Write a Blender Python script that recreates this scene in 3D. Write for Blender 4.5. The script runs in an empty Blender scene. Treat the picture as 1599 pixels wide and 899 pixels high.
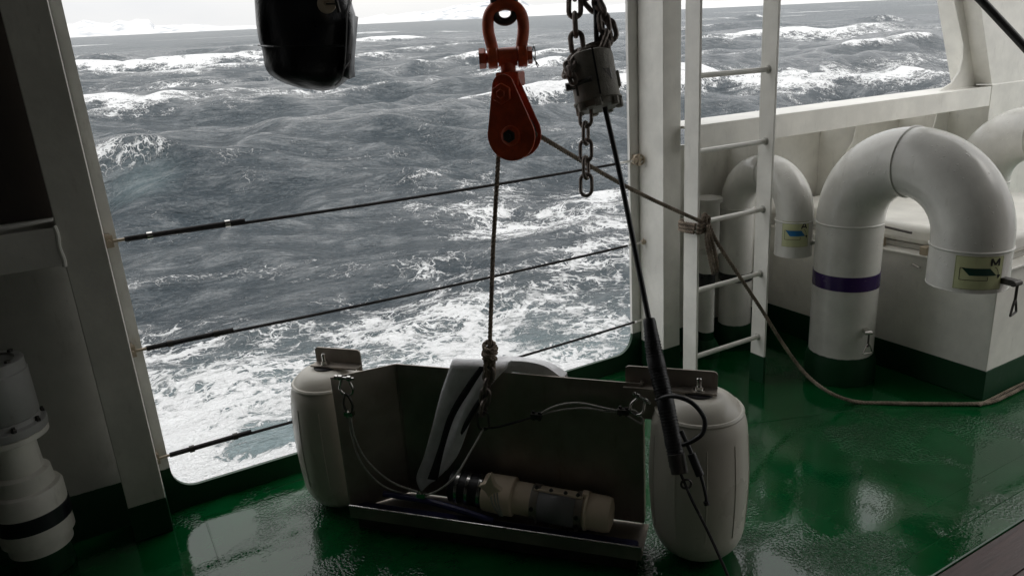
import bpy, bmesh, math, random
import numpy as np
from mathutils import Vector, Matrix
random.seed(7); rng = np.random.default_rng(11)
S = bpy.context.scene
COL = S.collection
# ---------------------------------------------------------------- camera
EYE = np.array([0.0, 0.0, 1.6]); YAW, PITCH, ROLL = np.radians([61.5585, 17.39, -3.8375]); FPX = 1135.6
def cam_basis():
    f = np.array([np.cos(YAW)*np.cos(PITCH), np.sin(YAW)*np.cos(PITCH), -np.sin(PITCH)])
    r = np.array([np.sin(YAW), -np.cos(YAW), 0.0]); u = np.cross(r, f)
    c, s = np.cos(ROLL), np.sin(ROLL)
    return c*r+s*u, -s*r+c*u, f
CR, CU, CF = cam_basis()
cd = bpy.data.cameras.new('camera'); cam = bpy.data.objects.new('camera', cd); COL.objects.link(cam)
cd.sensor_width = 36.0; cd.lens = FPX/1599*36.0; cd.clip_start = 0.05; cd.clip_end = 60000
M = Matrix.Identity(4)
for i in range(3):
    M[i][0], M[i][1], M[i][2], M[i][3] = CR[i], CU[i], -CF[i], EYE[i]
cam.matrix_world = M
S.camera = cam
S.render.engine = 'CYCLES'
S.render.resolution_x, S.render.resolution_y = 1024, 575
# ---------------------------------------------------------------- sky and sun
SUN_EL, SUN_AZ = math.radians(48), math.radians(-40)          # azimuth measured from +x towards +y
W = bpy.data.worlds.new('World'); S.world = W; W.use_nodes = True
nt = W.node_tree; nt.nodes.clear()
def wn(t, **k):
    n = nt.nodes.new(t)
    for a, b in k.items(): setattr(n, a, b)
    return n
out = wn('ShaderNodeOutputWorld'); bg = wn('ShaderNodeBackground'); bg.inputs['Strength'].default_value = 0.10
sky = wn('ShaderNodeTexSky', sky_type='NISHITA', sun_disc=False, sun_elevation=SUN_EL, sun_rotation=math.pi/2-SUN_AZ, air_density=1.0, dust_density=3.0)
hsv = wn('ShaderNodeHueSaturation'); hsv.inputs['Saturation'].default_value = 0.10
tc = wn('ShaderNodeTexCoord'); mp = wn('ShaderNodeMapping'); mp.inputs['Scale'].default_value = (1.6, 1.6, 5.0)
nz = wn('ShaderNodeTexNoise'); nz.inputs['Scale'].default_value = 1.5; nz.inputs['Detail'].default_value = 6; nz.inputs['Roughness'].default_value = 0.5
cr = wn('ShaderNodeValToRGB'); cr.color_ramp.elements[0].position = 0.3; cr.color_ramp.elements[0].color = (0.80, 0.81, 0.83, 1)
cr.color_ramp.elements[1].position = 0.72; cr.color_ramp.elements[1].color = (1.0, 0.985, 0.95, 1)
gain = wn('ShaderNodeVectorMath', operation='SCALE'); gain.inputs['Scale'].default_value = 9.4
mx = wn('ShaderNodeMix', data_type='RGBA'); mx.inputs['Factor'].default_value = 0.88
L = nt.links.new
sep = wn('ShaderNodeSeparateXYZ'); L(tc.outputs['Generated'], sep.inputs[0])
up_ = wn('ShaderNodeMapRange'); up_.inputs[1].default_value = 0.0; up_.inputs[2].default_value = 1.0; up_.inputs[3].default_value = 9.2; up_.inputs[4].default_value = 22.0
L(sep.outputs[2], up_.inputs[0]); L(up_.outputs[0], gain.inputs['Scale'])
L(tc.outputs['Generated'], mp.inputs['Vector']); L(mp.outputs[0], nz.inputs['Vector']); L(nz.outputs['Fac'], cr.inputs['Fac'])
L(cr.outputs['Color'], gain.inputs[0]); L(sky.outputs[0], hsv.inputs['Color'])
L(hsv.outputs[0], mx.inputs[6]); L(gain.outputs[0], mx.inputs[7]); L(mx.outputs[2], bg.inputs['Color']); L(bg.outputs[0], out.inputs[0])
sl = bpy.data.lights.new('sun', 'SUN'); sl.energy = 0.5; sl.angle = math.radians(30); sl.color = (1, 0.96, 0.9)
so = bpy.data.objects.new('sun', sl); COL.objects.link(so)
sd = Vector((math.cos(SUN_EL)*math.cos(SUN_AZ), math.cos(SUN_EL)*math.sin(SUN_AZ), math.sin(SUN_EL)))
so.rotation_euler = sd.to_track_quat('Z', 'Y').to_euler(); so.location = (20, -20, 30)
S.view_settings.view_transform = 'Standard'; S.view_settings.look = 'None'; S.view_settings.exposure = 0.18; S.view_settings.gamma = 1.0
S.cycles.max_bounces = 8

# ---------------------------------------------------------------- helpers: measuring points on real planes
def ray(px, py): return CF*FPX + CR*(px-800) - CU*(py-449.5)
def on_z(px, py, z=0.0): d = ray(px, py); return EYE + d*((z-EYE[2])/d[2])
def on_y(px, py, y): d = ray(px, py); return EYE + d*(y/d[1])
def on_x(px, py, x): d = ray(px, py); return EYE + d*(x/d[0])
def at(px, py, D): return EYE + ray(px, py)/FPX*D
def on_pl(px, py, p, n): d = ray(px, py); return EYE + d*(((np.array(p)-EYE)@n)/(d@n))
# ---------------------------------------------------------------- materials
def new_mat(name):
    m = bpy.data.materials.new(name); m.use_nodes = True; t = m.node_tree; t.nodes.clear()
    o = t.nodes.new('ShaderNodeOutputMaterial'); b = t.nodes.new('ShaderNodeBsdfPrincipled'); t.links.new(b.outputs[0], o.inputs[0])
    return m, t, b
class G:
    """tiny node-graph helper"""
    def __init__(s, t): s.t = t
    def n(s, typ, inp=None, **k):
        n = s.t.nodes.new(typ)
        for a, b in k.items(): setattr(n, a, b)
        for a, b in (inp or {}).items(): s.set(n.inputs[a], b)
        return n
    def set(s, sock, v):
        if hasattr(v, 'links') or isinstance(v, bpy.types.NodeSocket): s.t.links.new(v, sock)
        else: sock.default_value = v
    def math(s, op, a, b=0.0, c=0.0, clamp=False):
        n = s.t.nodes.new('ShaderNodeMath'); n.operation = op; n.use_clamp = clamp
        s.set(n.inputs[0], a); s.set(n.inputs[1], b); s.set(n.inputs[2], c); return n.outputs[0]
    def step(s, v, a, b, lo=0.0, hi=1.0):
        n = s.t.nodes.new('ShaderNodeMapRange'); n.interpolation_type = 'SMOOTHSTEP'
        s.set(n.inputs[0], v); s.set(n.inputs[1], a); s.set(n.inputs[2], b); s.set(n.inputs[3], lo); s.set(n.inputs[4], hi); return n.outputs[0]
    def mix(s, f, a, b):
        n = s.t.nodes.new('ShaderNodeMix'); n.data_type = 'RGBA'
        s.set(n.inputs[0], f); s.set(n.inputs[6], a); s.set(n.inputs[7], b); return n.outputs[2]
    def noise(s, vec, scale, detail=4, rough=0.55, dist=0.0):
        n = s.n('ShaderNodeTexNoise', {'Scale': scale, 'Detail': detail, 'Roughness': rough, 'Distortion': dist})
        if vec is not None: s.set(n.inputs['Vector'], vec)
        return n.outputs['Fac']
    def mapping(s, vec, scale=(1, 1, 1), rot=(0, 0, 0)):
        return s.n('ShaderNodeMapping', {'Vector': vec, 'Scale': scale, 'Rotation': rot}).outputs[0]
    def bump(s, h, strength, dist=0.01, normal=None):
        n = s.n('ShaderNodeBump', {'Height': h, 'Strength': strength, 'Distance': dist})
        if normal is not None: s.set(n.inputs['Normal'], normal)
        return n.outputs[0]
def rgb(*c): return (c[0], c[1], c[2], 1.0)
def paint(name, col, rough=0.35, metal=0.0, var=0.12, grime=0.25, gcol=(0.12, 0.09, 0.06), bump=0.15, nscale=6.0, base_line=None, rust=0.0, drops=0.0, spec=0.5):
    m, t, b = new_mat(name); g = G(t)
    pos = g.n('ShaderNodeNewGeometry').outputs['Position']
    n1 = g.noise(pos, nscale, 6, 0.6); n2 = g.noise(pos, nscale*7, 4, 0.6)
    c0 = g.mix(g.step(n1, 0.3, 0.75), rgb(*[x*(1-var) for x in col]), rgb(*[min(1, x*(1+var*0.6)) for x in col]))
    gm = g.math('MULTIPLY', g.step(g.noise(g.mapping(pos, (3.0, 3.0, 0.8)), nscale*1.3, 7, 0.68), 0.56, 0.78), grime)
    c1 = g.mix(gm, c0, rgb(*gcol))
    if rust > 0:
        rm = g.math('MULTIPLY', g.step(g.noise(g.mapping(pos, (9, 9, 1.2)), 3.1, 6, 0.7), 0.66, 0.76), rust)
        c1 = g.mix(rm, c1, rgb(0.22, 0.09, 0.03))
        pk = g.step(g.noise(pos, 38, 3, 0.6), 0.74, 0.77)
        c1 = g.mix(g.math('MULTIPLY', pk, rust), c1, rgb(0.10, 0.05, 0.03))
    if base_line:
        z = g.n('ShaderNodeSeparateXYZ', {0: pos}).outputs[2]
        zz = g.math('ADD', z, g.math('MULTIPLY', n2, 0.006))
        c1 = g.mix(g.step(zz, base_line-0.001, base_line+0.003), rgb(0.003, 0.040, 0.013), c1)
    t.links.new(c1, b.inputs['Base Color'])
    rr = g.math('ADD', g.math('MULTIPLY', g.math('SUBTRACT', n1, 0.5), 0.3), rough, clamp=True)
    t.links.new(rr, b.inputs['Roughness'])
    b.inputs['Metallic'].default_value = metal
    b.inputs['Specular IOR Level'].default_value = spec
    h = g.math('ADD', g.math('MULTIPLY', n1, 0.6), g.math('MULTIPLY', n2, 0.3))
    nrm = g.bump(h, bump, 0.01)
    if drops > 0:
        v = g.n('ShaderNodeTexVoronoi', {'Vector': pos, 'Scale': 55.0, 'Randomness': 1.0}); 
        keep = g.step(g.noise(pos, 14, 3, 0.6), 0.52, 0.62)
        d = g.math('MULTIPLY', g.step(v.outputs['Distance'], 0.30, 0.12), keep)
        nrm = g.bump(d, drops, 0.004, nrm)
    t.links.new(nrm, b.inputs['Normal'])
    return m
WHITE = paint('white_paint', (0.80, 0.785, 0.73), 0.34, grime=0.22, base_line=0.14, rust=0.22, bump=0.12)
WHITE_P = paint('white_pipe_paint', (0.74, 0.73, 0.69), 0.22, grime=0.25, base_line=0.14, rust=0.12, bump=0.10, drops=0.35, gcol=(0.2, 0.17, 0.12))
WHITE_N = paint('white_paint_clean', (0.84, 0.825, 0.77), 0.35, grime=0.18, rust=0.2)
GREYP = paint('pale_grey_paint', (0.50, 0.49, 0.45), 0.5, grime=0.35, base_line=0.14, rust=0.35, bump=0.25)
GREYD = paint('grey_paint', (0.30, 0.30, 0.29), 0.45, grime=0.4, rust=0.3, bump=0.25)
GREENP = paint('green_deck_paint_dry', (0.003, 0.042, 0.014), 0.55, grime=0.3, gcol=(0.01, 0.02, 0.01), bump=0.2, spec=0.25)
PURPLE = paint('purple_band', (0.035, 0.012, 0.10), 0.25, grime=0.2)
BLACKP = paint('black_band', (0.012, 0.012, 0.016), 0.3, grime=0.1)
STEEL = paint('stainless_steel', (0.34, 0.30, 0.26), 0.42, metal=0.6, var=0.3, grime=0.5, gcol=(0.10, 0.07, 0.045), bump=0.1, nscale=4)
STEELB = paint('bright_steel', (0.62, 0.61, 0.58), 0.22, metal=1.0, var=0.15, grime=0.25)
GALV = paint('galvanised_chain', (0.20, 0.17, 0.15), 0.5, metal=0.7, var=0.35, grime=0.5, gcol=(0.10, 0.05, 0.03), bump=0.5, nscale=40)
DARKST = paint('dark_steel', (0.07, 0.065, 0.06), 0.45, metal=0.6, var=0.3, bump=0.3, nscale=20)
BRASSY = paint('weathered_shackle', (0.50, 0.42, 0.32), 0.45, metal=0.6, grime=0.5, nscale=40)
ORANGE = paint('orange_red_paint', (0.62, 0.085, 0.022), 0.42, var=0.25, grime=0.5, gcol=(0.06, 0.02, 0.012), bump=0.35, nscale=22)
ORANGEB = paint('worn_orange_paint', (0.66, 0.11, 0.030), 0.4, var=0.3, grime=0.6, gcol=(0.09, 0.03, 0.015), bump=0.3, nscale=30)
RUBBER = paint('black_rubber', (0.012, 0.012, 0.014), 0.42, grime=0.2, gcol=(0.05, 0.05, 0.05), bump=0.2, nscale=30)
BLKFAB = paint('black_tarpaulin', (0.010, 0.011, 0.016), 0.33, grime=0.2, gcol=(0.03, 0.03, 0.035), bump=0.5, nscale=14)
FENDER = paint('fender_vinyl', (0.60, 0.57, 0.50), 0.3, var=0.06, grime=0.30, gcol=(0.30, 0.25, 0.19), bump=0.06, nscale=3)
BEIGE = paint('beige_plastic', (0.70, 0.58, 0.44), 0.42, var=0.08, grime=0.2, bump=0.08)
GREYPL = paint('grey_clamp_plate', (0.16, 0.16, 0.165), 0.5, grime=0.2)
CLOTH = paint('white_webbing', (0.88, 0.88, 0.90), 0.85, var=0.10, grime=0.25, gcol=(0.25, 0.24, 0.24), bump=0.5, nscale=30)
CLOTHB = paint('black_webbing', (0.012, 0.012, 0.016), 0.8, bump=0.4, nscale=40)
LEADG = paint('grey_cast_weight', (0.24, 0.225, 0.19), 0.6, var=0.2, grime=0.5, gcol=(0.06, 0.05, 0.04), bump=0.6, nscale=26)
BLUET = paint('blue_liner', (0.02, 0.02, 0.09), 0.4, grime=0.2, bump=0.5, nscale=14)
STICKER = paint('yellow_sticker', (0.60, 0.62, 0.36), 0.35, grime=0.3, var=0.1, bump=0.03)
CYAN = paint('cyan_print', (0.01, 0.17, 0.42), 0.35, bump=0.03); DGREEN = paint('dark_green_print', (0.004, 0.05, 0.035), 0.35, bump=0.03)
INK = paint('black_ink', (0.012, 0.012, 0.012), 0.4, bump=0.02)
ADDWALL = paint('added_wall_paint', (0.50, 0.49, 0.45), 0.5, grime=0.3)  # tone set so the added wall throws light onto the cradle
CEIL = paint('deckhead_paint', (0.09, 0.09, 0.085), 0.5, grime=0.3)
HULL = paint('hull_paint', (0.02, 0.10, 0.05), 0.35, grime=0.3)
def rope_mat(name, a, b_):
    m, t, b = new_mat(name); g = G(t); pos = g.n('ShaderNodeNewGeometry').outputs['Position']
    f = g.noise(pos, 120, 5, 0.7); f2 = g.noise(pos, 14, 4, 0.6)
    c = g.mix(g.step(g.math('ADD', g.math('MULTIPLY', f, 0.5), g.math('MULTIPLY', f2, 0.5)), 0.35, 0.65), rgb(*a), rgb(*b_))
    t.links.new(c, b.inputs['Base Color']); b.inputs['Roughness'].default_value = 0.9
    t.links.new(g.bump(f, 0.6, 0.002), b.inputs['Normal']); return m
ROPE = rope_mat('weathered_rope', (0.10, 0.075, 0.055), (0.34, 0.28, 0.22))
WIRE = rope_mat('black_wire', (0.012, 0.012, 0.014), (0.05, 0.045, 0.045))
SLING = rope_mat('steel_sling', (0.30, 0.29, 0.27), (0.5, 0.48, 0.45))

def deck_material():
    m, t, b = new_mat('wet_green_deck'); g = G(t); pos = g.n('ShaderNodeNewGeometry').outputs['Position']
    xyz = g.n('ShaderNodeSeparateXYZ', {0: pos})
    big = g.noise(pos, 1.5, 4, 0.55); mid = g.noise(pos, 5.0, 6, 0.6); fine = g.noise(pos, 92, 2, 0.5); f2 = g.noise(pos, 190, 2, 0.5)
    col = g.mix(g.step(mid, 0.3, 0.75), rgb(0.001, 0.046, 0.011), rgb(0.002, 0.074, 0.020))
    scuff = g.step(g.noise(pos, 9, 8, 0.72), 0.64, 0.72)
    col = g.mix(g.math('MULTIPLY', scuff, 0.25), col, rgb(0.05, 0.12, 0.07))
    t.links.new(col, b.inputs['Base Color'])
    puddle = g.step(g.math('ADD', g.math('MULTIPLY', big, 0.75), g.math('MULTIPLY', mid, 0.25)), 0.40, 0.50)   # 1 = standing water, 0 = stippled paint
    rough = g.math('ADD', g.math('MULTIPLY', g.math('SUBTRACT', 1.0, puddle), 0.08), 0.02)
    t.links.new(rough, b.inputs['Roughness']); b.inputs['IOR'].default_value = 1.5
    blobs = g.step(fine, 0.42, 0.66)
    h = g.math('ADD', g.math('MULTIPLY', blobs, 1.0), g.math('MULTIPLY', f2, 0.25))
    st = g.math('ADD', g.math('MULTIPLY', g.math('SUBTRACT', 1.0, puddle), 0.36), 0.02)
    n1 = g.bump(h, st, 0.006)
    n2 = g.bump(g.noise(pos, 2.2, 2, 0.4), 0.05, 0.05, n1)
    t.links.new(n2, b.inputs['Normal']); return m
DECK = deck_material()
def wood_material():
    m, t, b = new_mat('wet_teak'); g = G(t); pos = g.n('ShaderNodeNewGeometry').outputs['Position']
    oi = g.n('ShaderNodeObjectInfo').outputs['Random']
    gr = g.noise(g.mapping(pos, (1.2, 26, 26)), 3.0, 7, 0.65, 0.4)
    c = g.mix(g.step(gr, 0.3, 0.72), rgb(0.040, 0.022, 0.022), rgb(0.115, 0.072, 0.068))
    c = g.mix(g.math('MULTIPLY', oi, 0.35), c, rgb(0.06, 0.04, 0.04))
    t.links.new(c, b.inputs['Base Color']); t.links.new(g.math('ADD', 0.25, g.math('MULTIPLY', gr, 0.4)), b.inputs['Roughness'])
    t.links.new(g.bump(gr, 0.35, 0.004), b.inputs['Normal']); return m
WOOD = wood_material()
# ---------------------------------------------------------------- mesh builder
BASE = {}                                                     # world origin of every parent
class MB:
    def __init__(s): s.v, s.f = [], []
    def add(s, V, F):
        k = len(s.v); s.v += [tuple(map(float, p)) for p in V]; s.f += [tuple(i+k for i in f) for f in F]; return s
    def box(s, lo, hi, ax=None, o=None):
        P = [(x, y, z) for x in (lo[0], hi[0]) for y in (lo[1], hi[1]) for z in (lo[2], hi[2])]
        if ax is not None: P = [np.array(o)+ax[0]*p[0]+ax[1]*p[1]+ax[2]*p[2] for p in P]
        F = [(0, 1, 3, 2), (4, 6, 7, 5), (0, 4, 5, 1), (2, 3, 7, 6), (0, 2, 6, 4), (1, 5, 7, 3)]
        return s.add(P, F)
    def prism(s, pts, d):
        n = len(pts); P = [np.array(p, float) for p in pts]; d = np.array(d, float)
        F = [tuple(range(n))[::-1], tuple(range(n, 2*n))]+[(i, (i+1) % n, n+(i+1) % n, n+i) for i in range(n)]
        return s.add(P+[p+d for p in P], F)
    def tube(s, pts, r, sides=10, closed=False, caps=True):
        P = np.array(pts, float); n = len(P); rr = np.full(n, r) if np.isscalar(r) else np.array(r)
        T = np.roll(P, -1, 0)-np.roll(P, 1, 0) if closed else np.gradient(P, axis=0)
        T /= np.linalg.norm(T, axis=1)[:, None]+1e-12
        a = np.array([0, 0, 1.0]) if abs(T[0][2]) < 0.9 else np.array([1.0, 0, 0])
        u = np.cross(T[0], a); u /= np.linalg.norm(u); V = []
        for i in range(n):
            u = u-T[i]*(u@T[i]); u /= np.linalg.norm(u); w = np.cross(T[i], u)
            for k in range(sides):
                t = 2*math.pi*k/sides; V.append(P[i]+rr[i]*(math.cos(t)*u+math.sin(t)*w))
        F = []
        for i in range(n if closed else n-1):
            j = (i+1) % n
            for k in range(sides):
                l = (k+1) % sides; F.append((i*sides+k, i*sides+l, j*sides+l, j*sides+k))
        if not closed and caps: F += [tuple(range(sides))[::-1], tuple((n-1)*sides+k for k in range(sides))]
        return s.add(V, F)
    def lathe(s, prof, o=(0, 0, 0), ax=(0, 0, 1), sides=32):
        """prof: (radius, height) pairs along the axis; ends closed"""
        ax = np.array(ax, float); ax /= np.linalg.norm(ax); a = np.array([1.0, 0, 0]) if abs(ax[0]) < 0.9 else np.array([0, 1.0, 0])
        u = np.cross(ax, a); u /= np.linalg.norm(u); w = np.cross(ax, u); V = []; F = []; n = len(prof)
        for r, h in prof:
            for k in range(sides):
                t = 2*math.pi*k/sides; V.append(np.array(o)+ax*h+max(r, 1e-4)*(math.cos(t)*u+math.sin(t)*w))
        for i in range(n-1):
            for k in range(sides):
                l = (k+1) % sides; F.append((i*sides+k, i*sides+l, (i+1)*sides+l, (i+1)*sides+k))
        F += [tuple(range(sides))[::-1], tuple((n-1)*sides+k for k in range(sides))]
        return s.add(V, F)
    def grid(s, rows):
        """rows: equal-length lists of points -> open sheet"""
        n = len(rows[0]); F = []
        for i in range(len(rows)-1):
            for j in range(n-1): F.append((i*n+j, i*n+j+1, (i+1)*n+j+1, (i+1)*n+j))
        return s.add([p for r in rows for p in r], F)
    def rope(s, pts, r, pitch=0.05, step=None, sides=6, strands=3):
        P = resample(pts, step or pitch/8); n = len(P); T = np.gradient(P, axis=0); T /= np.linalg.norm(T, axis=1)[:, None]
        a = np.array([0, 0, 1.0]) if abs(T[0][2]) < 0.9 else np.array([1.0, 0, 0]); u = np.cross(T[0], a); u /= np.linalg.norm(u)
        fr = []
        for i in range(n): u = u-T[i]*(u@T[i]); u /= np.linalg.norm(u); fr.append((u.copy(), np.cross(T[i], u)))
        ds = np.linalg.norm(P[1]-P[0])
        for k in range(strands):
            q = [P[i]+0.52*r*(math.cos(2*math.pi*(i*ds/pitch+k/strands))*fr[i][0]+math.sin(2*math.pi*(i*ds/pitch+k/strands))*fr[i][1]) for i in range(n)]
            s.tube(q, r*0.52, sides)
        return s
    def build(s, name, mat, parent=None, smooth=40, bevel=0.0, solid=0.0, subsurf=0):
        me = bpy.data.meshes.new(name); o0 = np.array(BASE[parent.name]) if parent is not None else np.zeros(3)
        V = np.array(s.v)-o0; me.from_pydata(V.tolist(), [], s.f)
        bm = bmesh.new(); bm.from_mesh(me); bmesh.ops.recalc_face_normals(bm, faces=bm.faces[:]); bm.to_mesh(me); bm.free()
        me.materials.append(mat)
        if smooth: me.polygons.foreach_set('use_smooth', [True]*len(me.polygons)); me.set_sharp_from_angle(angle=math.radians(smooth))
        ob = bpy.data.objects.new(name, me); COL.objects.link(ob)
        if solid: k = ob.modifiers.new('thick', 'SOLIDIFY'); k.thickness = solid; k.offset = 0
        if subsurf: k = ob.modifiers.new('sub', 'SUBSURF'); k.levels = k.render_levels = subsurf
        if bevel: k = ob.modifiers.new('bevel', 'BEVEL'); k.width = bevel; k.segments = 2; k.limit_method = 'ANGLE'; k.angle_limit = math.radians(50)
        if parent is not None: ob.parent = parent; BASE[ob.name] = o0
        return ob
def tag(o, label, cat, group=None):
    o['label'] = label; o['category'] = cat
    if group: o['group'] = group
    return o
def thing(name, label, cat, loc, group=None):
    o = bpy.data.objects.new(name, None); COL.objects.link(o); o.location = tuple(map(float, loc)); o.empty_display_size = 0.1
    BASE[o.name] = np.array(loc, float); return tag(o, label, cat, group)
def structure(o): o['kind'] = 'structure'; return o
def resample(pts, step):
    P = np.array(pts, float); d = np.r_[0, np.cumsum(np.linalg.norm(np.diff(P, axis=0), axis=1))]
    n = max(2, int(d[-1]/step)+1); t = np.linspace(0, d[-1], n)
    return np.stack([np.interp(t, d, P[:, k]) for k in range(3)], 1)
def spline(pts, n=12, closed=False):
    P = [np.array(p, float) for p in pts]; m = len(P); out = []
    for i in range(m if closed else m-1):
        g = (lambda k: P[k % m]) if closed else (lambda k: P[min(max(k, 0), m-1)])
        a, b, c, d = g(i-1), g(i), g(i+1), g(i+2)
        for k in range(n):
            t = k/n; out.append(0.5*((2*b)+(c-a)*t+(2*a-5*b+4*c-d)*t*t+(3*b-a-3*c+d)*t**3))
    if not closed: out.append(P[-1])
    return out
X, Y, Z = np.eye(3)
HR = np.array([math.sin(YAW), -math.cos(YAW), 0.0]); HF = np.array([math.cos(YAW), math.sin(YAW), 0.0])
def unit(v): v = np.array(v, float); return v/np.linalg.norm(v)
def rot_z(v, a): c, s = math.cos(a), math.sin(a); return np.array([c*v[0]-s*v[1], s*v[0]+c*v[1], v[2]])
LINKMESH = {}
def chain(root, pts, length, r, mat, name='link', width=None, twist0=0.0):
    """links strung along a path; every link is a part sharing one mesh"""
    key = (round(length, 4), round(r, 4), mat.name)
    if key not in LINKMESH:
        w = (width or length*0.62)/2-r; h = length/2-r-w; P = []
        for k in range(9): t = math.pi*k/8; P.append((w*math.cos(t), 0, h+w*math.sin(t)))
        for k in range(9): t = math.pi+math.pi*k/8; P.append((w*math.cos(t), 0, -h+w*math.sin(t)))
        mb = MB().tube(P, r, 8, closed=True); tmp = mb.build('link', mat); LINKMESH[key] = tmp.data; bpy.data.objects.remove(tmp)
    pitch = length-2*r*1.15; tot = np.linalg.norm(np.diff(np.array(pts, float), axis=0), axis=1).sum(); Q = resample(pts, tot/math.ceil(tot/pitch-1e-6)*0.9999); o0 = BASE[root.name]
    for i in range(len(Q)-1):
        c = (Q[i]+Q[i+1])/2; d = unit(Q[i+1]-Q[i]); tw = twist0+(math.pi/2 if i % 2 else 0)
        side = HR if abs(d@HR) < 0.9 else Z
        a = unit(side-d*(d@side)); b = np.cross(d, a); x = math.cos(tw)*a+math.sin(tw)*b; y = np.cross(d, x)
        ob = bpy.data.objects.new('link', LINKMESH[key]); COL.objects.link(ob); ob.parent = root
        m = Matrix.Identity(4)
        for k in range(3): m[k][0], m[k][1], m[k][2], m[k][3] = x[k], y[k], d[k], c[k]-o0[k]
        ob.matrix_local = m
# ================================================================ THE SEA (its own level, the ship heels a little)
SU = unit((-0.008, -0.056, 0.998)); SX = unit(X-SU*(X@SU)); SY = np.cross(SU, SX); SEA_H = 6.5
SO = EYE-SU*SEA_H                                             # sea origin straight below the camera
def sea_xy(px, py): d = ray(px, py); t = -SEA_H/(d@SU); q = d*t; return np.array([q@SX, q@SY])
def vnoise(x, y, seed):
    r = np.random.default_rng(seed); T = r.random((256, 256)); xi = np.floor(x).astype(int); yi = np.floor(y).astype(int)
    fx, fy = x-xi, y-yi; fx = fx*fx*(3-2*fx); fy = fy*fy*(3-2*fy); a, b, c, d = xi & 255, (xi+1) & 255, yi & 255, (yi+1) & 255
    return (T[a, c]*(1-fx)+T[b, c]*fx)*(1-fy)+(T[a, d]*(1-fx)+T[b, d]*fx)*fy
def fbm(x, y, seed, oct=4): 
    s = 0; a = 0.5
    for k in range(oct): s = s+a*vnoise(x*2**k+17*k, y*2**k+9*k, seed+k); a *= 0.5
    return s/(1-0.5**oct)
def sea_material():
    m, t, b = new_mat('sea_water'); g = G(t)
    P = g.n('ShaderNodeTexCoord').outputs['Object']
    cov = g.n('ShaderNodeAttribute', attribute_name='foam').outputs['Fac']
    calm = g.n('ShaderNodeAttribute', attribute_name='aerated').outputs['Fac']
    flat = g.mapping(P, (1, 1, 0.35))
    warp = g.n('ShaderNodeTexNoise', {'Vector': flat, 'Scale': 0.55, 'Detail': 4.0, 'Roughness': 0.6}).outputs['Color']
    wv = g.n('ShaderNodeVectorMath', {0: warp, 1: (0.5, 0.5, 0.5)}, operation='SUBTRACT').outputs[0]
    wv = g.n('ShaderNodeVectorMath', {0: wv, 'Scale': 1.5}, operation='SCALE').outputs[0]
    PW = g.n('ShaderNodeVectorMath', {0: flat, 1: wv}, operation='ADD').outputs[0]
    warp2 = g.n('ShaderNodeTexNoise', {'Vector': flat, 'Scale': 2.6, 'Detail': 3.0, 'Roughness': 0.6}).outputs['Color']
    wv2 = g.n('ShaderNodeVectorMath', {0: warp2, 1: (0.5, 0.5, 0.5)}, operation='SUBTRACT').outputs[0]
    wv2 = g.n('ShaderNodeVectorMath', {0: wv2, 'Scale': 0.42}, operation='SCALE').outputs[0]
    PW2 = g.n('ShaderNodeVectorMath', {0: PW, 1: wv2}, operation='ADD').outputs[0]
    PS = g.mapping(PW2, (0.75, 1.25, 0.6), (0, 0, 0.25))
    v1 = g.n('ShaderNodeTexVoronoi', {'Vector': PS, 'Scale': 0.75}, feature='DISTANCE_TO_EDGE').outputs['Distance']
    v2 = g.n('ShaderNodeTexVoronoi', {'Vector': PS, 'Scale': 2.1}, feature='DISTANCE_TO_EDGE').outputs['Distance']
    v3 = g.n('ShaderNodeTexVoronoi', {'Vector': PS, 'Scale': 6.0}, feature='DISTANCE_TO_EDGE').outputs['Distance']
    wid = g.math('ADD', 0.09, g.math('MULTIPLY', cov, 0.20))
    e1 = g.step(v1, 0.0, wid, 1, 0); e2 = g.step(v2, 0.0, wid, 1, 0); e3 = g.step(v3, 0.0, wid, 1, 0)
    body = g.noise(PS, 0.9, 9, 0.64)
    fine = g.noise(PS, 9.0, 6, 0.7)
    ridge = g.math('MAXIMUM', g.math('MAXIMUM', g.math('MULTIPLY', e1, 0.85), e2), g.math('MULTIPLY', e3, 0.85))
    body2 = g.noise(flat, 0.22, 4, 0.6)
    sig = g.math('ADD', g.math('ADD', g.math('MULTIPLY', g.step(body, 0.34, 0.66), 0.30), g.math('MULTIPLY', g.step(body2, 0.38, 0.62), 0.16)), g.math('MULTIPLY', ridge, 0.50))
    sig = g.math('ADD', sig, g.math('MULTIPLY', g.step(fine, 0.3, 0.7), 0.22))
    thr = g.math('SUBTRACT', 1.04, g.math('MULTIPLY', cov, 0.80))
    fo = g.step(sig, thr, g.math('ADD', thr, 0.23))
    fo = g.math('MULTIPLY', fo, g.step(cov, 0.02, 0.18))
    fo = g.math('MAXIMUM', fo, g.math('MULTIPLY', g.step(cov, 1.0, 1.5), 0.85))
    sp1 = g.noise(g.mapping(P, (0.5, 1.6, 0.5), (0, 0, 0.2)), 1.1, 10, 0.74, 0.3); sp2 = g.noise(g.mapping(P, (0.7, 1.5, 0.5), (0, 0, -0.1)), 7.0, 6, 0.7, 0.2)
    spm = g.math('ADD', g.math('MULTIPLY', g.step(sp1, 0.46, 0.70), 0.20), g.math('MULTIPLY', g.step(sp2, 0.48, 0.70), 0.13))
    water = g.mix(g.step(calm, 0.15, 1.0), rgb(0.038, 0.054, 0.066), rgb(0.21, 0.275, 0.29))
    water = g.mix(spm, water, rgb(0.62, 0.64, 0.65))
    col = g.mix(fo, water, rgb(0.90, 0.91, 0.92)); t.links.new(col, b.inputs['Base Color'])
    dist = g.n('ShaderNodeVectorMath', {0: P}, operation='LENGTH').outputs['Value']; farf = g.step(dist, 40.0, 420.0)
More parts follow.
